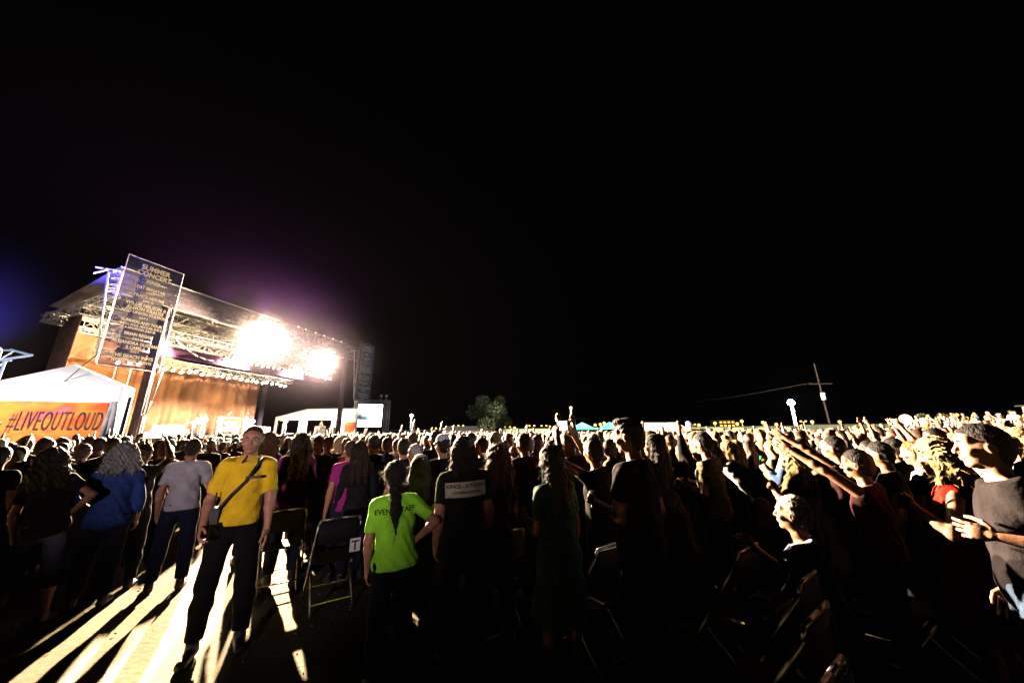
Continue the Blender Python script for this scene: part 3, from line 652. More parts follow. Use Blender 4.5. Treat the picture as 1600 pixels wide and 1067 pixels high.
P(1066, 738, 3.3, 'woman with blond hair sitting down right of the knotted print top', hair='long', hcol='blond', shirt=(.3, .18, .1), fem=True, seated=True, L='mouth', Rr='knee', skin='pale', h=1.66, lean=12, off=10)
P(1100, 675, 4.1, 'man in a camouflage shirt with dark hair, right of centre', hair='short', hcol='black', smat=M_camo, skin='pale', fat=1.15, L='holdf', Rr='holdf', lod=0, off=8)
P(1137, 689, 5.3, 'blond woman in a white top with a blue pattern', hair='long', hcol='blond', shirt=(.7, .72, .85), fem=True, skin='pale', L='clap', Rr='clap')
P(1186, 694, 4.3, 'man in a white shirt leaning far forward over his seat', hair='short', hcol='black', shirt=WH, skin='pale', lean=42, L='down', Rr='down', fat=1.12, h=1.78, sleeve=1.6)
P(1184, 732, 3.7, 'seated child in black whose pink face turns to the camera', hair='bob', hcol='black', shirt=BK, skin='pale', h=1.45, seated=True, off=-60, L='knee', Rr='knee')
P(1230, 701, 3.9, 'woman with long wavy blond hair, behind the seated old man', hair='curly', hcol='blond', shirt=(.35, .2, .1), fem=True, skin='pale', L='clap', Rr='clap')
P(1258, 754, 2.65, 'seated elderly man in a pale blue shirt resting his chin in his hand', hair='short', hcol='grey', shirt=(.42, .48, .7), skin='tan', seated=True, h=1.72, L='knee', Rr='mouth', lean=10, pitch=-14, lod=0, off=12, sleeve=.9, face_parts=True)
P(1340, 702, 2.95, 'man in a dark rust vest stretching one bare arm towards the stage', hair='short', hcol='black', shirt=(.03, .008, .006), skin='tan', sleeve=.06, L='point', Rr='loose', lod=0, off=-4, fat=1.05)
P(1303, 682, 4.0, 'person pointing a raised arm at the stage, behind the rust vest', hair='short', hcol='black', shirt=(.05, .02, .02), skin='tan', L='point', Rr='loose')
P(1428, 690, 3.7, 'clapping man in a white shirt with short reddish hair', hair='short', hcol='ginger', shirt=WH, skin='pale', L='clap', Rr='clap', lod=0, off=-12)
P(1464, 692, 2.6, 'woman with a mass of blond hair in a scarlet dress clapping', hair='fluffy', hcol='blond', shirt=(.72, .02, .01), fem=True, skin='pale', L='clap', Rr='clap', dress=True, legs=None, lod=0, off=-6, hmin=1.55, sleeve=0)
P(1532, 663, 2.05, 'man in a grey T-shirt in profile at the right edge, forearm held forward', hair='short', hcol='black', shirt=(.012, .010, .012), skin='pale', L=((.12, -.5, -.9), (-.12, 1, .16)), Rr='down', lod=0, face_parts=True, off=4, yaw=6, fat=.97, sleeve=.75, hem=.8, lcol=(.05, .08, .14))
P(1395, 684, 4.4, 'person in black clapping just left of the white shirt', hair='short', hcol='black', shirt=BK, skin='pale', L='clap', Rr='clap')
P(1375, 690, 3.5, 'person in black between the rust vest and the white shirt', hair='short', hcol='black', shirt=BK, skin='tan', off=-5)
P(1520, 668, 3.6, 'balding man in a pale yellow shirt behind the red dress', hair='bald', shirt=(.5, .4, .2), skin='pale', L='clap', Rr='clap')
P(1590, 670, 3.4, 'blond woman in an off-white top behind the man at the right edge', hair='long', hcol='blond', shirt=(.6, .5, .4), fem=True, skin='pale')
P(1190, 688, 7.5, 'person in a vivid green shirt in the bright crowd left of the pointing arm', hair='short', hcol='brown', shirt=(.03, .6, .08), skin='pale', L='clap', Rr='clap')
PPL.append((31.75, 23.1)); person((31.75, 23.1, .76), aim(31.75, 23.1), 'person in a white cowboy hat standing on the grandstand at the right', height=1.85, hair='short', hcol='brown', hat='cowboy', hatcol=(.75, .75, .72), skin='pale', shirt=(.5, .35, .2), L='fold', Rr='fold')
def phone(k_, base, label, M=None, lum=3):
    b_ = base; bpy.context.view_layer.update(); mw = b_.matrix_world
    a = mw @ Vector(k_['wr1']+k_['fd1']*.13); c = mw @ Vector(k_['wr-1']+k_['fd-1']*.13); mid = (a+c)/2; x = (a-c); w = x.length; x.normalize(); z = Vector((0, 0, 1)); y = z.cross(x).normalized()
    t = empty('phone', mid, 0, label, 'phone'); Mx = Matrix((x, y, x.cross(y))).transposed()
    w = max(.15, min(w, .2)); m = MB(); m.box((0, 0, 0), (w, .009, w*.52), M=Mx); m.obj('case', M_plastic, t)
    n = Mx @ Vector((0, 1, 0)); sgn = -1 if (mid+n).length > mid.length else 1
    m = MB(); m.box(n*(.0055*sgn), (w*.92, .003, w*.46), M=Mx); m.obj('screen', mat('phone_screen', (.1, .1, .1), .2, emit=(.8, .9, 1), es=lum), t)
phone(kP, [o for o in bpy.data.objects if o.get('label', '').startswith('dark clad person holding')][0], 'glowing phone held up sideways by the dark clad person')
phone(kQ, b if False else [o for o in bpy.data.objects if o.get('label', '').startswith('person holding up a phone')][0], 'phone with a white screen held up left of the tall man', lum=3)

# ------------------------------------------------------------------ the stage
def stage():
    t = empty('concert_stage', St(11, 0, 0), 0, 'roofed concert stage with truss columns, mesh header and orange backdrop', 'stage')
    L = Vector(t.location)
    def P_(u, w, z): return St(u, w, z)-L
    def quad(mb, a, b, c, d, th=.02): mb.slab(P_(*a), P_(*b), P_(*c), P_(*d), (SN), th)
    m = MB()
    m.hexa([P_(0, 0, -.02), P_(22, 0, -.02), P_(22, 9, -.02), P_(0, 9, -.02), P_(0, 0, 1.8), P_(22, 0, 1.8), P_(22, 9, 1.8), P_(0, 9, 1.8)]); m.obj('deck', mat('stage_deck', (.05, .045, .04), .7, noise=(3, .3)), t)
    m = MB(); quad(m, (0, -.03, .0), (22, -.03, .0), (22, -.03, 1.84), (0, -.03, 1.84)); m.obj('deck_skirt', mat('black_drape', (.015, .013, .015), .95, noise=(4, .4), bump=.6, bscale=6), t)
    # columns: dark truss towers wrapped in cloth
    dk = mat('column_wrap', (.05, .035, .05), .85, noise=(2, .4), bump=.5, bscale=4)
    for u, w in ((2.75, .15), (20.75, .15), (2.0, 8.4), (18.1, 8.4)):
        m = MB(); m.tube(P_(u, w, -.02), P_(u, w, 10.6), .27, .25, 10); m.tube(P_(u, w, 3.1), P_(u, w, 3.16), .3, .3, 10); m.obj('column', dk, t)
    m = MB()
    for w, z in ((.15, 11.6), (.15, 10.75)): m.truss(P_(-.2, w, z), P_(22.1, w, z), .42, .035, .62)
    for i in range(15): u = i*1.57; m.tube(P_(u, .15, 10.75), P_(u, .15, 11.6), .03, n=4); m.tube(P_(u, .15, 10.75), P_(min(u+1.57, 22), .15, 11.6), .025, n=4)
    m.obj('front_truss', M_alu, t)
    for w, z in ((2.4, 10.4), (4.7, 10.1), (7.6, 9.8)):
        m = MB(); m.truss(P_(.6, w, z), P_(20.9, w, z), .7, .045, .8); m.obj('cross_truss', M_alu, t)
    for i in range(8):
        u = .8+i*2.86; m = MB(); m.truss(P_(u, .2, 11.0), P_(u, 8.3, 9.7), .45, .035, .7); m.obj('rafter_truss', M_alu, t)
    m = MB()
    for w, z in ((1.3, 9.0), (1.9, 8.55)): m.truss(P_(1.5, w, z), P_(20.6, w, z), .45, .035, .55)
    m.obj('lighting_truss', M_alu, t)
    m = MB(); m.truss(P_(2.2, 5.2, 7.6), P_(18.5, 5.2, 7.6), .4, .035, .5); m.obj('rear_lighting_truss', M_alu, t)
    m = MB(); m.slab(P_(-.2, .0, 12.05), P_(22.1, .0, 12.05), P_(21.4, 7.8, 10.6), P_(.6, 7.8, 10.6), (0, 0, 1), .05); m.obj('roof_cover', mat('roof_canvas', (.012, .01, .015), .8, noise=(1, .3), bump=.4, bscale=2), t)
    # sheer header banner with its lettering
    m = MB(); quad(m, (-.15, -.22, 10.45), (22.1, -.22, 10.45), (22.1, -.22, 12.1), (-.15, -.22, 12.1), .012); hd = m.obj('header_banner', scrim('header_scrim', (.09, .07, .10), .42), t)
    m = MB(); m.tube(P_(-.2, -.22, 12.12), P_(22.15, -.22, 12.12), .045, n=6); m.tube(P_(-.2, -.22, 10.45), P_(22.15, -.22, 10.45), .025, n=6); m.obj('header_rail', M_alu, t)
    text_on('header_lettering', 'THUNDER VALLEY', 1.06, M_letterpale, P_(12.6, -.25, 11.12), SE, (0, 0, 1), hd, ext=.006, bold=.008, sx=.97)
    text_on('header_lettering', 'CASINO \u00b7 RESORT', .42, M_letterpale, P_(12.7, -.25, 10.6), SE, (0, 0, 1), hd, ext=.006, bold=.004)
    # backdrop with a blotchy painted mural, side drapes
    mural = ramp_mat('mural_cloth', .55, [(0, (.26, .10, .04)), (.42, (.40, .17, .07)), (.5, (.47, .21, .095)), (.6, (.36, .14, .06)), (.75, (.5, .28, .14))], rough=.9, const=False, detail=10, distort=.25)
    m = MB(); n = 60
    for i in range(n+1):
        u = 1.9+15.2*i/n
        for z in (1.82, 9.3-.03*i): m.v.append(tuple(P_(u, 8.1+.09*math.sin(u*5.1)+.05*math.sin(u*11), z)))
    for i in range(n): m.f.append((2*i, 2*i+2, 2*i+3, 2*i+1)); m.mi.append(0)
    b = m.obj('backdrop', mural, t, True); md = b.modifiers.new('thick', 'SOLIDIFY'); md.thickness = .03
    m = MB(); m.truss(P_(1.8, 8.0, 9.45), P_(18.2, 8.0, 9.45), .4, .04, .5); m.obj('backdrop_truss', M_alu, t)
    m = MB()
    for i in range(21):
        w = 8.2-.3*i*.62; u = 1.55-.035*i+.07*math.sin(i*2.2)
        for z in (.2, 9.2+.08*i): m.v.append(tuple(P_(u, w, z)))
    for i in range(20): m.f.append((2*i, 2*i+1, 2*i+3, 2*i+2)); m.mi.append(0)
    b = m.obj('side_drape', mat('brown_drape', (.13, .06, .05), .9, noise=(2, .4), bump=.6, bscale=4), t, True); md = b.modifiers.new('thick', 'SOLIDIFY'); md.thickness = .03
    m = MB(); quad(m, (3.2, 2.3, 7.55), (20, 2.3, 7.55), (20, 2.3, 8.3), (3.2, 2.3, 8.3)); m.obj('border_drape', mat('purple_drape', (.07, .02, .07), .9, noise=(3, .4), bump=.5, bscale=5), t)
    # the many lamps on the two lighting bars
    glow = mat('lamp_glass_warm', (.9, .9, .8), .3, emit=(1, .85, .62), es=60); glow2 = mat('lamp_glass_white', (.9, .9, .9), .3, emit=(1, .93, .85), es=40)
    for i in range(26):
        u = 3.4+i*.56+random.uniform(-.1, .1); z = 7.2+random.uniform(-.12, .1); c = P_(u, 5.0, z); q = c+(-SN*.26)+Vector((0, 0, -.17))
        m = MB(); m.tube(c, q, .10, .14, 10); f = m.obj('stage_lamp', M_black, t); m = MB(); m.tube(q, q+(q-c)*.04, .13, .13, 10); m.obj('lens', glow, f)
    for i in range(22):
        u = 8.2+i*.56; z = 8.15+random.uniform(-.06, .06); c = P_(u, 1.6, z); q = c+(-SN*.24)+Vector((0, 0, -.15))
        m = MB(); m.tube(c, q, .09, .12, 10); f = m.obj('stage_lamp', M_black, t); m = MB(); m.tube(q, q+(q-c)*.04, .11, .11, 10); m.obj('lens', glow2, f)
    # small bulbs on the header rail
    m = MB(); 
    for u in (13.2, 14.1, 15.4, 16.6, 17.9, 19.2): m.ball(P_(u, -.26, 12.14), .06, 6, 5)
    o = m.obj('rail_bulb', mat('bulb', (.9, .9, .8), .3, emit=(1, .85, .5), es=5), t); tag(o, kind='stuff')
    # sagging cable
    m = MB(); pts = [P_(3.6+i*.55, .0, 8.4-1.9*math.sin(i/9*math.pi)*.55) for i in range(10)]; m.path(pts, .03, 6); m.obj('sagging_cable', M_black, t, True)
    m = MB(); a = P_(3.3, -.1, 6.0)
    m.path([a, P_(3.1, -.1, 4.0), P_(2.95, -.1, 3.1), P_(3.1, -.1, 0)], .05, 6); m.obj('power_cable', M_black, t, True)
stage()
def blinder(c, label, s=1.):
    t = empty('blinder_bank', c, 0, label, 'stage light', 'banks of audience lights on the stage front')
    glass = mat('blinder_glass', (1, 1, 1), .3, emit=(1, .93, .82), es=120)
    m = MB(); x = SE; z = Vector((0, 0, 1)); n = -SN
    a = lambda p, q, r: x*p*s+z*q*s+n*r
    m.hexa([a(-1.25, -1.2, -.2), a(1.25, -1.2, -.2), a(1.25, -1.2, 0), a(-1.25, -1.2, 0), a(-1.25, 1.2, -.2), a(1.25, 1.2, -.2), a(1.25, 1.2, 0), a(-1.25, 1.2, 0)]); m.obj('housing', M_black, t)
    for i in range(5):
        for j in range(5):
            if (i in (0, 4)) and (j in (0, 4)): continue
            p, q = (i-2)*.5, (j-2)*.48
            m = MB(); m.tube(a(p, q, .0), a(p, q, .10), .2*s, .235*s, 12); l = m.obj('lamp_can', M_black, t); m = MB(); m.ball((0, 0, 0), (.22*s, .22*s, .22*s), 12, 6)
            for k in range(len(m.v)): v = Vector(m.v[k]); m.v[k] = tuple(a(p, q, .105)+v-n*(v.dot(n)*.72))
            m.obj('lens', glass, l, True)
blinder(BL[0], 'left and larger of the two blinding white lamp banks under the stage header', 1.15)
blinder(BL[1], 'right and smaller of the two blinding white lamp banks under the stage header', .85)

def pa_panel(u0, u1, z0, z1, label, txt, lad):
    t = empty('hanging_banner', St((u0+u1)/2, -1.1, z0), 0, label, 'banner', 'tall sheer banners over the loudspeakers'); L = Vector(t.location)
    P_ = lambda u, w, z: St(u, w, z)-L
    sc = scrim('poster_scrim', (.12, .11, .22), .42)
    m = MB(); m.slab(P_(u0, -1.1, z0), P_(u1, -1.1, z0), P_(u1, -1.1, z1), P_(u0, -1.1, z1), SN, .015); sh = m.obj('mesh_sheet', sc, t)
    m = MB(); r = .035
    for a, b in (((u0, z0), (u0, z1)), ((u1, z0), (u1, z1)), ((u0, z1), (u1, z1)), ((u0, z0), (u1, z0))): m.tube(P_(a[0], -1.1, a[1]), P_(b[0], -1.1, b[1]), r*.8, n=6)
    m.obj('banner_frame', mat('dark_rail', (.12, .10, .11), .6, .3), t)
    m = MB(); n = 9
    for i in range(n):   # curved hang of loudspeaker boxes behind the sheet
        z = z1-1.0-i*.62; tl = .02+i*.035; uc = (u0+u1)/2+.2; wc = -.72+.015*i*i*.25
        M_ = Matrix((SE, SN, Vector((0, 0, 1)))).transposed() @ Matrix.Rotation(tl, 3, 'X'); m.box(P_(uc, wc, z), (1.25, .55, .55), M=M_)
    m.obj('speaker_array', mat('speaker_grille', (.04, .035, .04), .7, noise=(12, .3)), t)
    m = MB(); w0 = -1.75    # ladder-like bracing at the outer side
    e0, e1 = P_(u0-.05, -1.1, z1-1.2), P_(u0-.05, -1.1, z0+.1); f0 = P_(u0-.55, -.9, z1-1.3)
    m.tube(e0, e1, .035, n=6); m.tube(f0, e1, .045, n=6)
    for k in range(5): q = k/5; m.tube(e0.lerp(e1, q), f0.lerp(e1, q), .03, n=5)
    m.tube(e0, P_(u0-.6, .3, z1-1.0), .04, n=5); m.tube(f0, P_(u0-.6, .3, z1-1.4), .04, n=5)
    m.obj('brace_ladder', M_alu, t)
    cu = (u0+u1)/2-.0; z = z1-.62
    for s, size, gap in txt:
        if s: text_on('poster_line', s, size, M_letterpale, P_(cu, -1.125, z), SE, (0, 0, 1), sh, ext=.003, bold=size*.03, sx=.86)
        z -= gap
    for du in (.9, 1.6):
        m = MB(); m.tube(P_(u0+du, -1.0, z0), P_(u0+du+.05, -1.0, -z0+.0), .02, n=5); m.obj('drop_cable', M_black, t)
BIGT = [('SUMMER', .46, .40), ('CONCERT', .44, .42), ('SERIES', .30, .46), ('PAT BENATAR', .27, .24), ('JUNE 7', .18, .32), ('TRACE ADKINS', .27, .24), ('JUNE 20', .18, .34), ('WILLIE NELSON &', .30, .27), ('ALISON KRAUSS', .30, .25),
        ('AND UNION STATION', .26, .24), ('JULY 5', .18, .34), ('SUMMERLAND TOUR', .25, .22), ('WITH SOUL ASYLUM, EVE 6', .20, .20), ('& SPACEHOG  JULY 12', .18, .38), ('BRIAN REGAN', .26, .23), ('JULY 19', .18, .33),
        ('ALEJANDRA GUZMAN', .27, .25), ('& CAMILA', .25, .22), ('AUG 1', .18, .36), ('THE BEACH BOYS', .29, .26), ('WITH SPECIAL GUESTS', .22, .22), ('AUGUST 16', .18, .2)]
pa_panel(-.42, 2.55, 5.8, 12.75, 'tall dark sheer banner headed SUMMER CONCERT at the near corner of the stage', BIGT, True)
pa_panel(21.3, 24.1, 5.6, 12.65, 'tall grey sheer banner at the far corner of the stage above the video screen', [('SUMMER', .46, .40), ('CONCERT', .44, .42), ('SERIES', .30, .46)]+[(s, z*.95, g) for s, z, g in BIGT[3:]], False)

# ------------------------------------------------------------------ players and their gear
DZ = 1.82
def player(px, w, label, **kw):
    u, z = onW(px, 655, w); p = St(u, w, DZ); kw.setdefault('height', 1.76); kw.setdefault('shirt', (.8, .8, .8)); kw.setdefault('skin', 'pale'); kw.setdefault('lcol', (.6, .6, .6))
    return person(p, math.degrees(math.atan2(-(5-p.x), 10-p.y))+kw.pop('off', 0), label, **kw)
player(305, 4.2, 'musician bending over a keyboard at the left of the stage', L='holdf', Rr='holdf', lean=22, off=50, hair='short')
player(319, 3.6, 'white clad guitarist right of the keyboard player', L='holdf', Rr='clap', height=1.72)
player(345, 5.2, 'musician in white behind the wide percussion rack', L='holdf', Rr='holdf', height=1.7, hair='bald')
player(385, 4.0, 'singer in white beside a tall microphone right of the percussion rack', L='mouth', Rr='holdf')
player(394, 4.6, 'musician in white at the right of the singer', L='holdf', Rr='holdf')
player(446, 3.2, 'player in white with a guitar held level before the far white tent', L='holdf', Rr=((.5, .5, -.2), (.6, .6, .1)), height=1.85)
player(503, 4.4, 'stagehand in brown among stands at the far end of the stage', L='holdf', Rr='down', shirt=(.25, .15, .08), lcol=(.1, .07, .04), height=1.6)
M_gear = mat('pale_gear_case', (.55, .5, .45), .5, noise=(6, .2))
def gearbox(px, w, sz, label, cat='amplifier', name='amplifier', off=.0, z=DZ):
    u, _ = onW(px, 670, w); t = empty(name, St(u, w, z), math.atan2(SE.y, SE.x), label, cat); m = MB()
    m.box((0, 0, sz[2]/2), sz); o = m.obj('cabinet', M_gear, t); bv = o.modifiers.new('b', 'BEVEL'); bv.width = .03
    m = MB(); m.box((0, -sz[1]/2-.01, sz[2]*.42), (sz[0]*.86, .03, sz[2]*.66)); m.obj('grille', mat('pale_grille', (.4, .36, .3), .8, noise=(80, .3)), t)
    m = MB(); m.box((0, -sz[1]/2-.008, sz[2]*.88), (sz[0]*.86, .02, sz[2]*.12)); m.obj('control_panel', M_chrome, t)
    m = MB(); m.tube((-sz[0]*.2, 0, sz[2]+.05), (sz[0]*.2, 0, sz[2]+.05), .02); m.tube((-sz[0]*.2, 0, sz[2]), (-sz[0]*.2, 0, sz[2]+.05), .02); m.tube((sz[0]*.2, 0, sz[2]), (sz[0]*.2, 0, sz[2]+.05), .02); m.obj('handle', M_plastic, t)
    return t
gearbox(258, 4.2, (1.3, .7, .78), 'wide pale amplifier at the left end of the stage')
gearbox(274, 4.2, (.9, .6, .82), 'pale amplifier second from the left on stage')
gearbox(290, 4.5, (.8, .5, .5), 'low pale amplifier just left of the keyboard')
gearbox(410, 4.6, (1.2, .7, .8), 'pale amplifier right of the musicians in white')
gearbox(500, 4.2, (1.0, .7, .95), 'stack of pale cases at the far end of the stage', 'flight case', 'flight_case')
gearbox(520, 3.6, (.6, .6, .85), 'small pale case on end beside the far column', 'flight case', 'flight_case')
def keyboard(px, w):
    u, _ = onW(px, 670, w); t = empty('keyboard', St(u, w, DZ), math.atan2(SE.y, SE.x)+.3, 'electric keyboard on a cross-legged stand at the left of the stage', 'keyboard')
    m = MB(); m.box((0, 0, 1.0), (1.3, .38, .11)); m.obj('case', M_gear, t); m = MB(); m.box((0, -.12, 1.062), (1.2, .14, .012)); m.obj('keys', mat('ivory', (.8, .8, .75), .4), t)
    for s in (-1, 1):
        m = MB(); m.tube((-.4*s, 0, 0), (.4*s, 0, .94), .025); m.obj('leg', M_chrome, t)
keyboard(303, 3.5)
def perc(px, w):
    u, _ = onW(px, 670, w); t = empty('percussion_rack', St(u, w, DZ), math.atan2(SE.y, SE.x), 'wide tubular percussion rack hung with drums and cymbals at mid stage', 'drum set')
    m = MB(); m.path([(-1.1, 0, 0), (-1.1, 0, 1.55), (1.0, 0, 1.5), (1.1, 0, 0)], .035); m.path([(-1.1, 0, .75), (1.1, 0, .75)], .03); m.obj('rack_frame', M_chrome, t)
    for x, z, r in ((-.6, .5, .28), (-.05, .55, .32), (.5, .45, .3), (-.3, 1.05, .2), (.25, 1.08, .2)):
        m = MB(); m.tube((x, -.15, z-r*.7), (x, -.15, z+r*.7), r, r, 16); m.obj('drum', M_gear, t)
    for x, z in ((-.85, 1.3), (.0, 1.5), (.75, 1.35)):
        m = MB(); m.tube((x, -.1, z), (x, -.1, z+.03), .24, .05, 16); m.tube((x, -.1, z-.8), (x, -.1, z), .012, n=5); m.obj('cymbal', mat('brass_cymbal', (.6, .45, .15), .3, .8, noise=(30, .1)), t)
perc(356, 4.0)
def micstand(px, w, h, label):
    u, _ = onW(px, 670, w); t = empty('microphone_stand', St(u, w, DZ), 0, label, 'microphone stand', 'microphone stands on the stage'); m = MB(); m.tube((0, 0, .02), (0, 0, h-.25), .015, n=6); m.tube((0, 0, h-.25), (.25, -.1, h), .012, n=6); m.obj('pole', M_chrome, t)
    m = MB(); m.tube((0, 0, 0), (0, 0, .03), .14, .12, 12); m.obj('base', M_chrome, t); m = MB(); m.tube((.25, -.1, h), (.31, -.12, h+.03), .02, .03, 8); m.ball((.32, -.125, h+.035), .035, 8, 6); m.obj('microphone', M_chrome, t)
micstand(352, 3.4, 1.95, 'microphone stand rising over the left half of the percussion rack')
micstand(379, 3.4, 1.95, 'microphone stand right of the percussion rack by the singer')
micstand(500, 3.4, 1.7, 'microphone stand before the cases at the far end of the stage')

# ------------------------------------------------------------------ tents, screen tower, lighting tower
def gable(name, p0, ux, wd, dp, zb, ze, zr, label, cat='tent', ridge='u', fab=M_tentw, group=None, doors=0, hip=.0):
    """ridge along u; ux unit vector along the front; depth goes towards left-hand normal"""
    ux = Vector(ux).normalized(); un = Vector((-ux.y, ux.x, 0)); t = empty(name, p0, 0, label, cat, group)
    a = lambda u, w, z: ux*u+un*w+Vector((0, 0, z)); m = MB()
    if ridge == 'u': A, B = a(hip, dp/2, zr), a(wd-hip, dp/2, zr); C = [a(0, 0, ze), a(wd, 0, ze), a(wd, dp, ze), a(0, dp, ze)]; fs = [(C[0], C[1], B, A), (C[2], C[3], A, B), (C[1], C[2], B), (C[3], C[0], A)]
    else: A, B = a(wd/2, hip, zr), a(wd/2, dp-hip, zr); C = [a(0, 0, ze), a(wd, 0, ze), a(wd, dp, ze), a(0, dp, ze)]; fs = [(C[3], C[0], A, B), (C[1], C[2], B, A), (C[0], C[1], A), (C[2], C[3], B)]
    for f in fs: m.add(f, [tuple(range(len(f)))])
    o = m.obj('roof', fab, t); md = o.modifiers.new('s', 'SOLIDIFY'); md.thickness = .03
    m = MB(); h = .45
    for i in range(4): m.slab(C[i], C[(i+1) % 4], C[(i+1) % 4]-Vector((0, 0, h)), C[i]-Vector((0, 0, h)), (C[(i+1) % 4]-C[i]).cross(Vector((0, 0, 1))).normalized(), .012)
    m.obj('valance', fab, t)
    for c in C:
        m = MB(); m.tube(c-Vector((0, 0, c.z+.02)), c, .05, n=8); m.obj('leg', M_whitep, t)
    return t, a
t, a = gable('merchandise_tent', (-24.4, 16.1, 0), (.9, .43, 0), 4.5, 1.0, 0, 4.3, 5.4, 'white marquee with the orange LIVEOUTLOUD banner left of the stage', ridge='w', hip=.48)
m = MB(); m.slab(a(0, -.03, 3.4), a(4.45, -.03, 3.4), a(4.45, -.03, 4.28), a(0, -.03, 4.28), (0, 1, 0), .02); m.obj('upper_wall', M_tentw, t)
m = MB(); m.slab(a(0.05, .96, 0), a(4.45, .96, 0), a(4.45, .96, 4.2), a(0.05, .96, 4.2), (0, 1, 0), .02); m.slab(a(4.42, 0.05, 0), a(4.42, .93, 0), a(4.42, .93, 4.2), a(4.42, 0.05, 4.2), (1, 0, 0), .02); m.obj('rear_wall', M_tentw, t)
bm_ = ramp_mat('sunset_print', .45, [(0, (.6, .05, .01)), (.38, (.75, .12, .02)), (.5, (.85, .27, .04)), (.6, (.75, .12, .04)), (.72, (.7, .2, .35))], const=False, stretch=(1, 1, 2), detail=4)
m = MB(); m.slab(a(.45, -.09, .9), a(4.15, -.09, .9), a(4.15, -.09, 3.45), a(.45, -.09, 3.45), (0, 1, 0), .02); bn = m.obj('front_banner', bm_, t)
text_on('banner_lettering', '#LIVEOUTLOUD', 1.3, M_letterdark, a(2.5, -.125, 2.1), (.9, .43, 0), (0, 0, 1), bn, ext=.004, bold=-.012, sx=.30, space=1.12, shear=.22)
m = MB(); m.path([a(4.42, -.05, 3.5), a(4.5, -.1, 1.8), a(4.42, -.08, 0)], .14, 7); m.path([a(4.28, -.02, 3.5), a(4.24, -.08, 1.8), a(4.3, -.08, 0)], .12, 7); m.obj('gathered_curtain', mat('grey_curtain', (.4, .38, .38), .9, noise=(5, .3), bump=.7, bscale=8), t, True)
tag(MB().tube(Vector((-20.9, 17.0, 5.9)), Vector((-24.0, 17.3, 2.9)), .022, n=5).obj('guy_cable', M_black), 'thin dark cable slanting down from the tall banner across the marquee', 'cable')
# marquee beyond the far end of the stage
t, a = gable('backstage_tent', (-31.0, 46.2, 0), (1, -.02, 0), 10.8, 7, 0, 4.1, 5.35, 'white peaked tent with open doorways beyond the far end of the stage', ridge='u', hip=1.9)
for x0, x1 in ((0, .35), (3.1, 4.3), (7.4, 10.7)): m = MB(); m.slab(a(x0, -.02, 0), a(x1, -.02, 0), a(x1, -.02, 3.7), a(x0, -.02, 3.7), (0, 1, 0), .02); m.obj('front_wall', M_tentw, t)
m = MB(); m.slab(a(.05, 6.8, 0), a(10.7, 6.8, 0), a(10.7, 6.8, 3.9), a(.05, 6.8, 3.9), (0, 1, 0), .02); m.obj('rear_wall', mat('brown_drape'), t)
m = MB(); m.slab(a(9.2, -.06, .5), a(10.6, -.06, .5), a(10.6, -.06, 3.3), a(9.2, -.06, 3.3), (0, 1, 0), .015); m.obj('side_banner', bm_, t)
# video screen
def screen_tower():
    c = atY(578, 648, 50); t = empty('video_screen', (c.x, 50, 0), R(25), 'glowing white video screen in a truss tower at the far end of the stage', 'screen'); z0, z1 = 2.75, 6.0
    m = MB(); m.box((0, 0, (z0+z1)/2), (3.35, .3, z1-z0)); m.obj('screen_case', M_black, t); m = MB(); m.box((0, -.16, (z0+z1)/2), (3.2, .03, z1-z0-.15)); m.obj('screen', mat('led_screen', (.1, .1, .1), .4, emit=(.62, .82, 1), es=14), t)
    for x in (-2.0, 2.05, 2.5):
        m = MB(); m.truss((x, .3, 0), (x, .3, 6.5), .3, .03, .4); m.obj('tower_column', M_alu, t)
    m = MB(); m.truss((-2.2, .3, 6.4), (2.6, .3, 6.4), .3, .03, .4); m.obj('top_truss', M_alu, t)
    for x in (1.3, 2.0):
        m = MB(); m.ball((x, .2, 7.2), .19, 10, 7); m.tube((x, .2, 6.5), (x, .2, 7.05), .03, n=5); m.obj('work_light', M_whitep, t)
    m = MB(); m.box((-.4, -.3, 1.35), (2.6, .8, 1.7)); m.obj('amplifier_rack', mat('blue_grey_case', (.10, .13, .2), .5, noise=(5, .3)), t)
screen_tower()
def light_tower():
    t = empty('lighting_tower', (-19.6, 12.6, 0), 0, 'blue-white truss tower with a wing of truss on top at the left edge', 'tower')
    m = MB(); m.truss((0, 0, 0), (.0, 0, 4.6), .55, .04, .6); m.obj('column', M_whitep, t)
    m = MB(); m.truss((-4, .1, 4.85), (.6, 0, 4.8), .4, .04, .5); m.tube((.6, .1, 5.0), (1.6, 0, 4.75), .045); m.tube((.6, 0, 4.6), (1.6, 0, 4.75), .045); m.obj('top_truss', M_whitep, t)
    m = MB(); m.box((-.6, .6, 1.3), (.25, .25, 2.6)); m.obj('mast', M_whitep, t)
light_tower()
def white_frame():
    t = empty('white_gate', (-16.6, 11.3, 0), R(5), 'tall white barred gate frame at the left edge below the truss', 'gate')
    m = MB(); m.path([(-2.5, 0, 0), (-2.5, 0, 2.25), (0.1, 0, 2.25), (-.1, 0, 0)], .09, 6); m.obj('frame', M_whitep, t)
    m = MB()
    for i in range(9): m.tube((-2.3+i*.26, 0, .1), (-2.3+i*.26, 0, 2.1), .025, n=5)
    m.obj('bars', M_whitep, t)
white_frame()

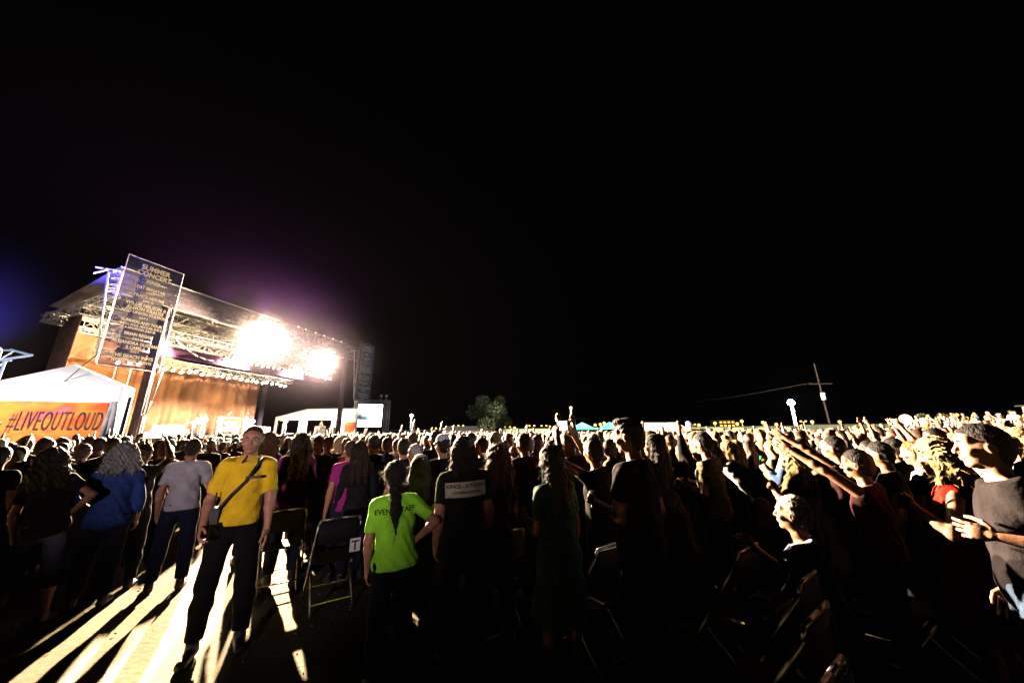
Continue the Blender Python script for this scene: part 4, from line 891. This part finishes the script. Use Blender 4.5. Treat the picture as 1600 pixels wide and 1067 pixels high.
# ------------------------------------------------------------------ far edge: fences, tents, lamps, poles, tree, building
def fence(p, q, h, label, m, post, sp=2.4, panels=None):
    p, q = Vector(p), Vector(q); t = empty('fence', p, 0, label, 'fence'); d = q-p; L = d.length; d.normalize(); n = Vector((-d.y, d.x, 0))
    mb = MB(); k = int(L/.6)
    for i in range(k+1):
        o = n*(.02*math.sin(i*1.9)); mb.v += [tuple(d*(L*i/k)+o+Vector((0, 0, .03))), tuple(d*(L*i/k)+o+Vector((0, 0, h-.02*abs(math.sin(i*.8)))))]
    for i in range(k): mb.f.append((2*i, 2*i+2, 2*i+3, 2*i+1)); mb.mi.append(0)
    o = mb.obj('fabric_screen', m, t, True); md = o.modifiers.new('s', 'SOLIDIFY'); md.thickness = .02
    mb = MB(); mb.tube((0, 0, h+.02), d*L+Vector((0, 0, h+.02)), .035, n=6); mb.obj('top_rail', M_chrome, t)
    for i in range(int(L/sp)+1):
        mb = MB(); c = d*(i*sp)-n*.06; mb.tube(c, c+Vector((0, 0, h+.06)), .045, n=6); mb.obj('post', post, t)
    if panels:
        for x in panels:
            mb = MB(); c = d*x-n*.13; Mx = Matrix((d, n, Vector((0, 0, 1)))).transposed(); mb.box(c+Vector((0, 0, h-.5)), (1.5, .03, .62), M=Mx); mb.obj('sign_panel', mat('amber_sign', (.8, .6, .3), .6, noise=(2, .2)), t)
gf = mat('green_mesh_screen', (.10, .16, .13), .85, noise=(.8, .3)); bf = mat('blue_mesh_screen', (.03, .10, .22), .85, noise=(.8, .3)); pst = mat('pale_post', (.5, .5, .42), .5, .2, noise=(3, .2))
fence((-1.5, 47, 0), (17.4, 47, 0), 2.28, 'long grey-green screened fence behind the crowd left of the blue canopies', gf, pst, 2.1)
fence((22.5, 47.2, 0), (38, 47.2, 0), 2.3, 'green screened fence with pale panels between white tent and floodlight mast', gf, pst, 3.1, [1.4, 4.4, 7.2, 10.6, 13.4])
fence((38.2, 47.2, 0), (56, 47.0, 0), 2.42, 'bare green screened fence right of the floodlight mast', mat('sage_mesh_screen', (.16, .22, .18), .85, noise=(.8, .3)), pst, 5.2)
fence((-18.5, 52, 0), (-9.5, 52, 0), 2.3, 'blue screened fence right of the video screen', bf, pst, 3)
t, a = gable('long_tent', (-9.6, 48, 0), (1, 0, 0), 6.6, 3.5, 0, 2.15, 2.75, 'long low white tent left of the dim tree', ridge='u', hip=.4)
m = MB(); m.slab(a(0, -.02, 0), a(6.6, -.02, 0), a(6.6, -.02, 1.8), a(0, -.02, 1.8), (0, 1, 0), .02); m.obj('front_wall', M_tentw, t)
t, a = gable('long_tent', (15.6, 43.5, 0), (1, -.03, 0), 5.6, 4, 0, 2.1, 2.85, 'brightly lit long white tent behind the tall man in black', ridge='u', hip=.3)
m = MB(); m.slab(a(0, -.02, 0), a(5.6, -.02, 0), a(5.6, -.02, 1.8), a(0, -.02, 1.8), (0, 1, 0), .02); m.obj('front_wall', M_tentw, t)
m = MB(); m.tube((20.9, 42, 0), (20.7, 42, 2.6), .3, .28, 14); m.ball((20.7, 42, 2.6), (.29, .29, .33), 14, 8); tag(m.obj('inflatable_pillar', mat('lilac_vinyl', (.55, .5, .75), .5, noise=(2, .1)), None, True), 'rounded lilac inflatable pillar at the right end of the bright tent', 'inflatable')
for px, Y, lab in ((910, 40, 'blue pop-up canopy with a white crest left of the bright phone'), (953, 40, 'blue pop-up canopy with a white crest just left of the tall man')):
    d = ray(px, 664)*Y; t = empty('popup_canopy', (d.x, Y, 0), 0, lab, 'canopy', 'blue pop-up canopies'); blu = mat('blue_canopy', (.03, .35, .62), .7, noise=(2, .15))
    m = MB(); C = [(-1.35, -1.3, 2.05), (1.35, -1.3, 2.05), (1.35, 1.3, 2.05), (-1.35, 1.3, 2.05)]; A = (0, 0, 2.85)
    for i in range(4): m.add([C[i], C[(i+1) % 4], A], [(0, 1, 2)]); m.slab(C[i], C[(i+1) % 4], Vector(C[(i+1) % 4])-Vector((0, 0, .28)), Vector(C[i])-Vector((0, 0, .28)), (0, 0, 1), .002)
    m.obj('canopy_top', blu, t)
    for c in C:
        m = MB(); m.tube((c[0], c[1], 0), (c[0], c[1], 2.05), .025, n=5); m.obj('leg', M_chrome, t)
    m = MB(); m.tube((0, -.78, 2.345), (0, -.83, 2.375), .24, .24, 14); m.obj('crest', M_whitep, t)
def lamp_pole(px, py, Y, label, cat, r, es, col, power=0, pr=.08, name='lamp_pole', pcol=None, arms=0, group=None, lean=0):
    p = atY(px, py, Y); t = empty(name, (p.x, Y, 0), 0, label, cat, group); h = p.z
    m = MB(); m.tube((0, 0, 0), (0, 0, h-r*.8), pr*1.3, pr, n=8); m.obj('pole', pcol or pst, t)
    g = mat('lamp_%02d_%02d_%02d' % (int(col[0]*9), int(col[2]*9), int(es)), (.05, .05, .05), .4, emit=col, es=es)
    if arms:
        for s in (-1, 1):
            m = MB(); m.tube((0, 0, h-r), (s*arms, 0, h), pr*.6, n=5); m.obj('arm', pcol or pst, t)
            m = MB(); m.ball((s*arms, 0, h), (r, r, r*.75), 8, 6); m.obj('lamp_head', g, t, True)
    else: m = MB(); m.ball((0, 0, h), r, 12, 8); m.obj('lamp_head', g, t, True)
    if power: lamp('POINT', 'lamp_light', (p.x, Y-.6, h+.05), None, power, col, r)
lamp_pole(1236, 629, 58, 'tall mast with a cold blue-green floodlight beyond the fence', 'floodlight', .5, 90, (.75, 1, .95), 60000, .2, 'floodlight_mast', M_whitep)
lamp_pole(1415, 655, 52, 'blinding warm orange floodlight just above the crowd at right', 'floodlight', .7, 5, (1, .66, .25), 6000, .12, 'floodlight_mast')
lamp_pole(643, 649, 60, 'short mast with a small cold lamp right of the video screen', 'street lamp', .26, 20, (.7, .95, 1), 800, .15, 'street_lamp', M_whitep)
lamp_pole(892, 637, 50, 'slim pole with a pale globe lamp in the middle of the horizon', 'street lamp', .24, 1.1, (1, .8, .7), 0, .11, 'street_lamp', pst)
AMB = (1, .55, .08); gp = 'small amber street lamps on the horizon'; dkp = mat('amber_pole', (.35, .2, .06), .6, noise=(2, .2))
for px, py in ((685, 669), (720, 665), (793, 667), (831, 665), (850, 665), (863, 666), (1082, 663), (1255, 658)): lamp_pole(px, py, 62, 'small amber street lamp with two heads on the horizon', 'street lamp', .17, 3.5, AMB, 0, .06, 'street_lamp', dkp, .42, gp)
for px, py in ((694, 671), (804, 669), (944, 661), (938, 663), (930, 664), (948, 665), (1092, 664), (1117, 661), (1152, 662), (1159, 658), (1192, 660), (1213, 663), (1269, 659), (1312, 659), (1343, 657), (1393, 658), (1495, 648), (1510, 653)):
    lamp_pole(px, py, 64, 'small amber street lamp with a single head on the horizon', 'street lamp', .26, 3.5, AMB, 0, .07, 'street_lamp', dkp, 0, gp)
def utility_pole():
    p = atY(1272, 568, 66); b = atY(1297, 662, 66); t = empty('utility_pole', (b.x, 66, 0), 0, 'thin dark utility pole with crossarm and overhead wire at right', 'utility pole'); top = Vector((p.x-b.x, 0, p.z)); wd = mat('weathered_wood', (.03, .015, .012), .9, noise=(6, .4))
    m = MB(); m.tube((0, 0, 0), top, .17, .11, 8); m.obj('pole', wd, t); c = top*.72
    m = MB(); m.box(c+Vector((.1, -.2, 0)), (4.2, .16, .2)); m.obj('crossarm', wd, t); m = MB(); m.tube(c+Vector((-.2, -.4, -3)), c+Vector((-.2, -.4, -1.7)), .35, .35, 10); m.obj('transformer', M_whitep, t)
    e = atY(1000, 632, 95)-Vector((b.x, 66, 0)); m = MB(); a = c+Vector((-1.9, -.2, .2)); pts = [a.lerp(e, i/14)-Vector((0, 0, 1.6*math.sin(math.pi*i/14)*.6)) for i in range(15)]; m.path(pts, .02, 5); m.obj('overhead_wire', mat('wire', (.03, .015, .012), .5), t)
utility_pole()
def hotel():
    p = atY(1128, 655, 120); t = empty('distant_building', (p.x, 120, 0), 0, 'distant low building with rows of amber lit windows on the horizon', 'building'); m = MB(); m.box((0, 0, 2.6), (5.6, 5, 5.2)); m.obj('wall', mat('ochre_wall', (.4, .22, .08), .9, noise=(.8, .3)), t)
    m = MB(); m.box((0, 0, 5.3), (6, 5.4, .2)); m.obj('roof', mat('roof_dark', (.1, .06, .03), .9), t)
    for i in range(4):
        for j in range(3): m = MB(); m.box((-2+i*1.33, -2.52, 2.3+j*1.1), (.75, .06, .5)); m.obj('window', mat('amber_window', (.8, .5, .2), .5, emit=(1, .5, .08), es=3+i % 2), t)
hotel()
def tree(px, Y, h, w, label, dens, col, seed):
    rr = np.random.default_rng(seed); d = ray(px, 668)*Y; t = empty('tree', (d.x, Y, 0), 0, label, 'tree'); m = MB(); m.tube((0, 0, 0), (.2, 0, h*.4), .3, .2, 8)
    cl = []
    for i in range(11):
        a = rr.uniform(0, 6.28); z = rr.uniform(.35, .92)*h; q = Vector((math.cos(a)*w*.34*rr.uniform(.5, 1.1), math.sin(a)*w*.3, z)); m.tube((.1, 0, h*.3), q, .12, .04, 6); cl.append((q, rr.uniform(.16, .27)*w*(1.15-z/h*.5)))
    m.obj('trunk', mat('bark', (.1, .07, .05), .95, noise=(5, .3)), t)
    V = []; F = []
    for q, r in cl:
        n = int(dens*r*r); P3 = rr.normal(size=(n, 3)); P3 = P3/np.linalg.norm(P3, axis=1)[:, None]*(r*rr.uniform(.35, 1.05, n)**.5)[:, None]*[1, 1, .8]+np.array(q)
        A = rr.normal(size=(n, 3)); A /= np.linalg.norm(A, axis=1)[:, None]; B = np.cross(A, rr.normal(size=(n, 3))); B /= np.linalg.norm(B, axis=1)[:, None]; s = rr.uniform(.07, .15, n)[:, None]
        b = sum(map(len, V)); V.append(np.stack([P3-A*s, P3+B*s*.5, P3+A*s, P3-B*s*.5], 1).reshape(-1, 3)); i = np.arange(n)[:, None]*4+b; F.append(i+np.arange(4)[None])
    lm = ramp_mat('leaves_'+str(seed), .9, [(0, tuple(c*.55 for c in col)), (.5, col), (.75, tuple(c*1.5 for c in col))], const=False, rough=.6)
    link(bpy.data.objects.new('crown', mesh_np('crown', np.concatenate(V), np.concatenate(F), [lm])), t)
tree(764, 49, 6.8, 6.6, 'dim round-crowned tree standing alone on the horizon', 420, (.03, .055, .028), 3)
tree(1468, 40, 3.3, 3.4, 'low bush showing over the heads left of the grandstand', 700, (.09, .09, .04), 5)

# ------------------------------------------------------------------ grandstand at the right
def stand():
    t = empty('grandstand', (27, 22, 0), 0, 'stepped grandstand rising behind the crowd at the right edge', 'grandstand'); m = MB()
    for i in range(9): m.box((i*.95+.5, 0, .1+i*.07), (.93, 15, .2+i*.14))
    m.obj('steps', mat('stand_planks', (.16, .13, .1), .8, noise=(2, .3)), t)
    m = MB()
    for i in range(19, 27): m.tube((9.3, -7.4+i*.4, 0), (9.3, -7.4+i*.4, 3.2), .11, n=6)
    m.obj('rear_wall', mat('ribbed_metal', (.28, .24, .17), .6, .2, noise=(1.5, .3)), t)
    m = MB(); m.tube((9.1, .2, 3.25), (9.1, 3.3, 3.25), .05); m.obj('top_rail', M_chrome, t)
stand()

# ------------------------------------------------------------------ folding chairs of the reserved rows
def chair_proto():
    t = empty('folding_chair', (0, 0, 0), 0, 'x', 'folding chair'); tubes = mat('chair_tube', (.22, .22, .24), .35, .9, noise=(12, .2)); M_plastic = mat('chair_plastic', (.008, .008, .009), .75, noise=(20, .2), spec=.1)
    m = MB(); m.box((0, .0, .45), (.40, .38, .025)); o = m.obj('seat', M_plastic, t); o.modifiers.new('b', 'BEVEL').width = .012
    m = MB()
    for i in range(9):
        a = (i-4)/4; m.v += [(a*.2, -.235-.02*(1-a*a), .64), (a*.2, -.25-.02*(1-a*a), .86)]
    for i in range(8): m.f.append((2*i, 2*i+2, 2*i+3, 2*i+1)); m.mi.append(0)
    o = m.obj('backrest', M_plastic, t, True); o.modifiers.new('s', 'SOLIDIFY').thickness = .02
    for s in (-1, 1):
        m = MB(); m.path([(s*.215, .27, 0), (s*.215, .0, .44), (s*.21, -.24, .82), (s*.19, -.252, .875), (0, -.262, .885)], .0125, 8); m.obj('leg', tubes, t, True)
        m = MB(); m.path([(s*.195, -.27, 0), (s*.195, .15, .435)], .0115, 8); m.obj('leg', tubes, t, True)
    m = MB(); m.tube((-.215, .2, .12), (.215, .2, .12), .009, n=6); m.obj('stretcher', tubes, t); m = MB(); m.tube((-.195, -.22, .09), (.195, -.22, .09), .009, n=6); m.obj('stretcher', tubes, t)
    return t
CHP = chair_proto(); first = [True]; CHG = 'black folding chairs in the reserved rows'
def put_chair(x, y, rz, label, letter=None, group=CHG):
    o = CHP if first[0] else copy_tree(CHP); first[0] = False; o.location = (x, y, 0); o.rotation_euler = (0, 0, R(rz)); o['label'] = label; o['group'] = group
    if letter:
        m = MB(); m.box((.16, -.288, .60), (.105, .006, .13)); tg = m.obj('row_tag', mat('white_card', (.75, .75, .72), .7, noise=(20, .08)), o)
        text_on('row_letter', letter, .13, M_letterdark, (.16, -.2925, .553), (1, 0, 0), (0, 0, 1), tg, ext=.001, bold=.002)
    return o
for px, py, L, lab in ((520, 868, 'T', 'folding chair with a white row card lettered T beside the staff shirt'), (768, 900, 'M', 'folding chair with a white row card lettered M left of the leaf-print dress'),
                       (1128, 938, 'N', 'folding chair with a white row card lettered N in the dark foreground'), (925, 930, None, 'folding chair whose bare leg glints beside the tall man in black'),
                       (440, 850, None, 'folding chair nearest the steward beside the lit ground'), (500, 820, None, 'folding chair in the middle of the cluster behind the staff shirt'), (545, 775, None, 'folding chair farthest back in the cluster left of the staff shirt'), (470, 800, None, 'folding chair behind the steward with light on its back tube'), (560, 800, None, 'folding chair with a lit tubular back left of the staff shirt')):
    p = atZ(px, py, .45); put_chair(p.x, p.y, aim(p.x, p.y, -4), lab, L)
for r_ in range(5):
    for c_ in range(9):
        o = Vector((1.0, 1.75))+Vector((.6, .8))*(c_*.56)+Vector((.8, -.6))*(r_*.95)
        d = (o.x, o.y)
        px = 800+540*o.x/max(o.y, .1)*.97
        if o.y < 1.3 or px > 1750 or px < 560: continue
        if any((o.x-a)**2+(o.y-b)**2 < .09 for a, b in PPL): continue
        put_chair(o.x, o.y, aim(o.x, o.y, -4), 'folding chair lost in the dark of the rows right of centre', None, 'dark folding chairs right of centre')

# ------------------------------------------------------------------ the anonymous crowd
SK_M = [mat('skin_'+n, SK[n], .5, noise=(9, .15)) for n in ('pale', 'tan', 'brown')]
SH_C = [(.015, .015, .017), (.70, .70, .70), (.04, .05, .12), (.32, .22, .20), (.5, .04, .04), (.10, .10, .11), (.60, .34, .14), (.12, .22, .45), (.55, .30, .12), (.30, .30, .16), (.6, .5, .45)]
SH_M = [mat('shirt_%d' % i, c, .9, noise=(8, .12)) for i, c in enumerate(SH_C)]
HR_M = [mat('hair_'+n, HC[n], .6, noise=(40, .4)) for n in ('black', 'brown', 'blond', 'grey')]
TR_M = [mat('legs_dark', (.015, .017, .03), .9), mat('legs_khaki', (.2, .15, .09), .9)]
M_shirt_obj = mat('shirt_any', rough=.9, objcol=True, noise=(9, .12), spec=.1)
def pt_dist(f, C):
    best = np.full(len(C), 9.)
    for q in f.p:
        if q[7] < 0: continue
        if q[0] == 'c':
            A, B, ra, rb = q[1], q[2], q[3], q[4]; ba = B-A; t = np.clip(((C-A)@ba)/(ba@ba+1e-9), 0, 1); d = np.linalg.norm(C-A-t[:, None]*ba, axis=1)-(ra+(rb-ra)*t)
        else:
            P3 = C-q[1]; P3 = P3@q[3] if q[3] is not None else P3; k0 = np.sqrt(((P3/q[2])**2).sum(1)); k1 = np.sqrt(((P3/q[2]**2)**2).sum(1))+1e-9; d = k0*(k0-1)/k1
        for c, n in q[6]: d = np.maximum(d, (C-c)@n)
        best = np.minimum(best, d)
    return best
def whole(h, fem, hair, sleeve, **pose):
    k = skel(**pose); sk = F3(); sk.cone(k['neck'], k['hb'], .052, .05, .03); head_shapes(sk, k, 0, h < .03)
    for s in (-1, 1): arm_shapes(sk, k, s, .002); hand_shapes(sk, k, s, .0135, 0 if h < .03 else 2)
    sh = F3(); torso_shapes(sh, k, .016, fem)
    for s in (-1, 1): arm_shapes(sh, k, s, .016, 1 if sleeve < 1 else 2, sleeve)
    lg = F3(); leg_shapes(lg, k, .015); foot(lg, k, .005); hr = F3()
    if hair != 'bald': hair_shapes(hr, k, hair)
    al = F3(); al.p = sk.p+sh.p+lg.p+hr.p; V, F = al.surf(h); C = V[F].mean(1)
    D = np.stack([pt_dist(sk, C), pt_dist(sh, C)-.002, pt_dist(lg, C), pt_dist(hr, C)-.004 if hr.p else np.full(len(C), 9.)], 1)
    return V, F, D.argmin(1)
SH_N = ['black', 'white', 'navy', 'grey', 'red', 'charcoal', 'sand', 'blue', 'orange', 'olive', 'cream']
poses = [dict(L='loose', Rr='loose'), dict(L='clap', Rr='clap'), dict(L='up', Rr='up'), dict(L='down', Rr='wave'), dict(L='up', Rr='loose'), dict(L='fold', Rr='fold'), dict(L='phone', Rr='phone'), dict(L='clap', Rr='clap', yaw=15, pitch=8), dict(L='hip', Rr='loose', yaw=-20), dict(L='down', Rr='pocket', yaw=12)]
hs = ['short', 'long', 'short', 'bob', 'short', 'short', 'short', 'curly', 'long', 'bald', 'short', 'bob']
lo_v, hi_v = [], []; VN = ['short black hair', 'long brown hair', 'both arms raised', 'bobbed hair, arm raised', 'one arm raised', 'folded arms', 'hands up filming', 'curly hair, clapping', 'long blond hair', 'a bald head', 'short brown hair', 'bobbed black hair']
for i in range(12):
    ps = dict(poses[i % 10]); ps['fat'] = [1, 1.1, .95, 1.15][i % 4]; fem = hs[i] in ('long', 'bob', 'curly'); sl = [.65, 1.8, .7][i % 3]
    V, F, c = whole(.022, fem, hs[i], sl, **ps)
    hm = [0, 1, 0, 2, 1, 3, 0, 2, 2, 0, 1, 0][i]
    hi_v.append(mesh_np('person', V, F, [SK_M[(0, 0, 1, 0, 1, 2)[i % 6]], M_shirt_obj, TR_M[i % 2], HR_M[hm]], c, True)); lo_v.append(whole(.058, fem, hs[i], sl, **ps))
NAMED = list(PPL); L1, L2 = Vector((BL[0].x, BL[0].y)), Vector((BL[1].x, BL[1].y))
def in_lane(x, y):
    p = Vector((x, y))
    for g, w in ((Vector((-2.9, 3.3)), .38), (Vector((-2.2, 2.6)), .4)):
        for l in (L1, L2):
            d = (l-g).normalized(); s = (p-g).dot(d)
            if -1.5 < s < 7.6 and abs((p-g).x*d.y-(p-g).y*d.x) < w: return True
    return False
spots = []
for i in range(-66, 120):
    for j in range(0, 66):
        x = i*.60+rng.uniform(-.2, .2)+(j % 2)*.3; y = 3.4+j*.65+rng.uniform(-.22, .22); q = Vector((x, y, 0))-SA; w = q.dot(SN)
        px = 800+540*x/(y*math.cos(PITCH)+.0)
        if px < -90 or px > 1720 or w > -2.2 or y > 45.5: continue
        if y > 16.5 and x < -18.5 and w > -3: continue
        if x < -15.5 and y > 10.5 and y < 18.2 and x < -.98*y: continue
        if y < (4.3 if px < 290 else 5.0) and px < 760: continue
        if y < 4.6 and x < 2.0: continue
        if 26.5 < x and 14 < y < 30.2: continue
        if x > 24 and y > 30 and x-24 > (46-y)*1.9: continue
        if any((x-a)**2+(y-b)**2 < .27 for a, b in NAMED) or in_lane(x, y): continue
        if 880 < px < 960 and y > 37.5: continue
        spots.append((math.hypot(x, y), x, y, 0.))
for i in range(9):
    for j in range(21):
        if rng.random() < .25: continue
        if i == 4 and abs(15+j*.7-23.1) < .5: continue
        spots.append((0, 27.5+i*.95, 15+j*.7+rng.uniform(-.15, .15), .2+i*.14))
spots.sort(key=lambda s: math.hypot(s[1], s[2]))
NIND = 233; shc = SH_C
def zone(x, y, z):
    px = 800+550*x/y
    if px < 620: return ('in the crowd before the stage', 'packed crowd before the stage')
    if px < 1000: return ('in the middle of the crowd', 'packed middle of the crowd')
    return ('in the bright crowd at right', 'packed bright crowd at right')
far = []
for n, (_, x, y, z) in enumerate(spots):
    right = x/y > .05; v = int(rng.choice(12, p=np.array([3, 2.4, .3, .3, .3, 1, .3, 2.4, 2, 2, 3, 2])/19.0)) if right else int(rng.choice([0, 0, 8, 9, 5, 1, 3, 10, 11, 4, 7, 8], 1)[0])
    fc = R(aim(x, y, rng.uniform(-14, 14))); s = float(np.clip(rng.normal(.945, .05), .84, 1.0 if math.hypot(x, y) < 16 else 1.06))
    if n < NIND or z > 0 and n < 0:
        o = bpy.data.objects.new('person', hi_v[v]); link(o); o.location = (x, y, z); o.rotation_euler = (0, 0, fc); o.scale = (s, s, s)
        ci = int(rng.integers(0, len(shc))) if rng.random() < (.88 if right else .5) else 0; o.color = (*shc[ci], 1)
        lb, gp_ = zone(x, y, z); tag(o, 'spectator in a %s top with %s %s' % (SH_N[ci], VN[v], lb), 'person', gp_)
    else: far.append((x, y, z, fc, s, v))
def crowd_mesh(far):
    Vs, Fs, Ms, b = [], [], [], 0; mats = SK_M+SH_M+HR_M+TR_M; oS, oH, oT = 3, 3+len(SH_M), 3+len(SH_M)+4
    for x, y, z, a, s, v in far:
        V, F, c = lo_v[v]; ca, sa = math.cos(a)*s, math.sin(a)*s
        Q = np.empty_like(V); Q[:, 0] = V[:, 0]*ca-V[:, 1]*sa+x; Q[:, 1] = V[:, 0]*sa+V[:, 1]*ca+y; Q[:, 2] = V[:, 2]*s+z
        mp = np.array([int(rng.choice(3, p=[.6, .3, .1])), oS+int(rng.integers(0, len(SH_M))), oT+int(rng.integers(0, 2)), oH+int(rng.integers(0, 4))])
        Vs.append(Q); Fs.append(F+b); Ms.append(mp[c]); b += len(V)
    me = mesh_np('crowd', np.concatenate(Vs), np.concatenate(Fs), mats, np.concatenate(Ms), True)
    tag(link(bpy.data.objects.new('distant_crowd', me)), 'packed mass of spectators too far off to count stretching to the fence', 'crowd', kind='stuff')
crowd_mesh(far)
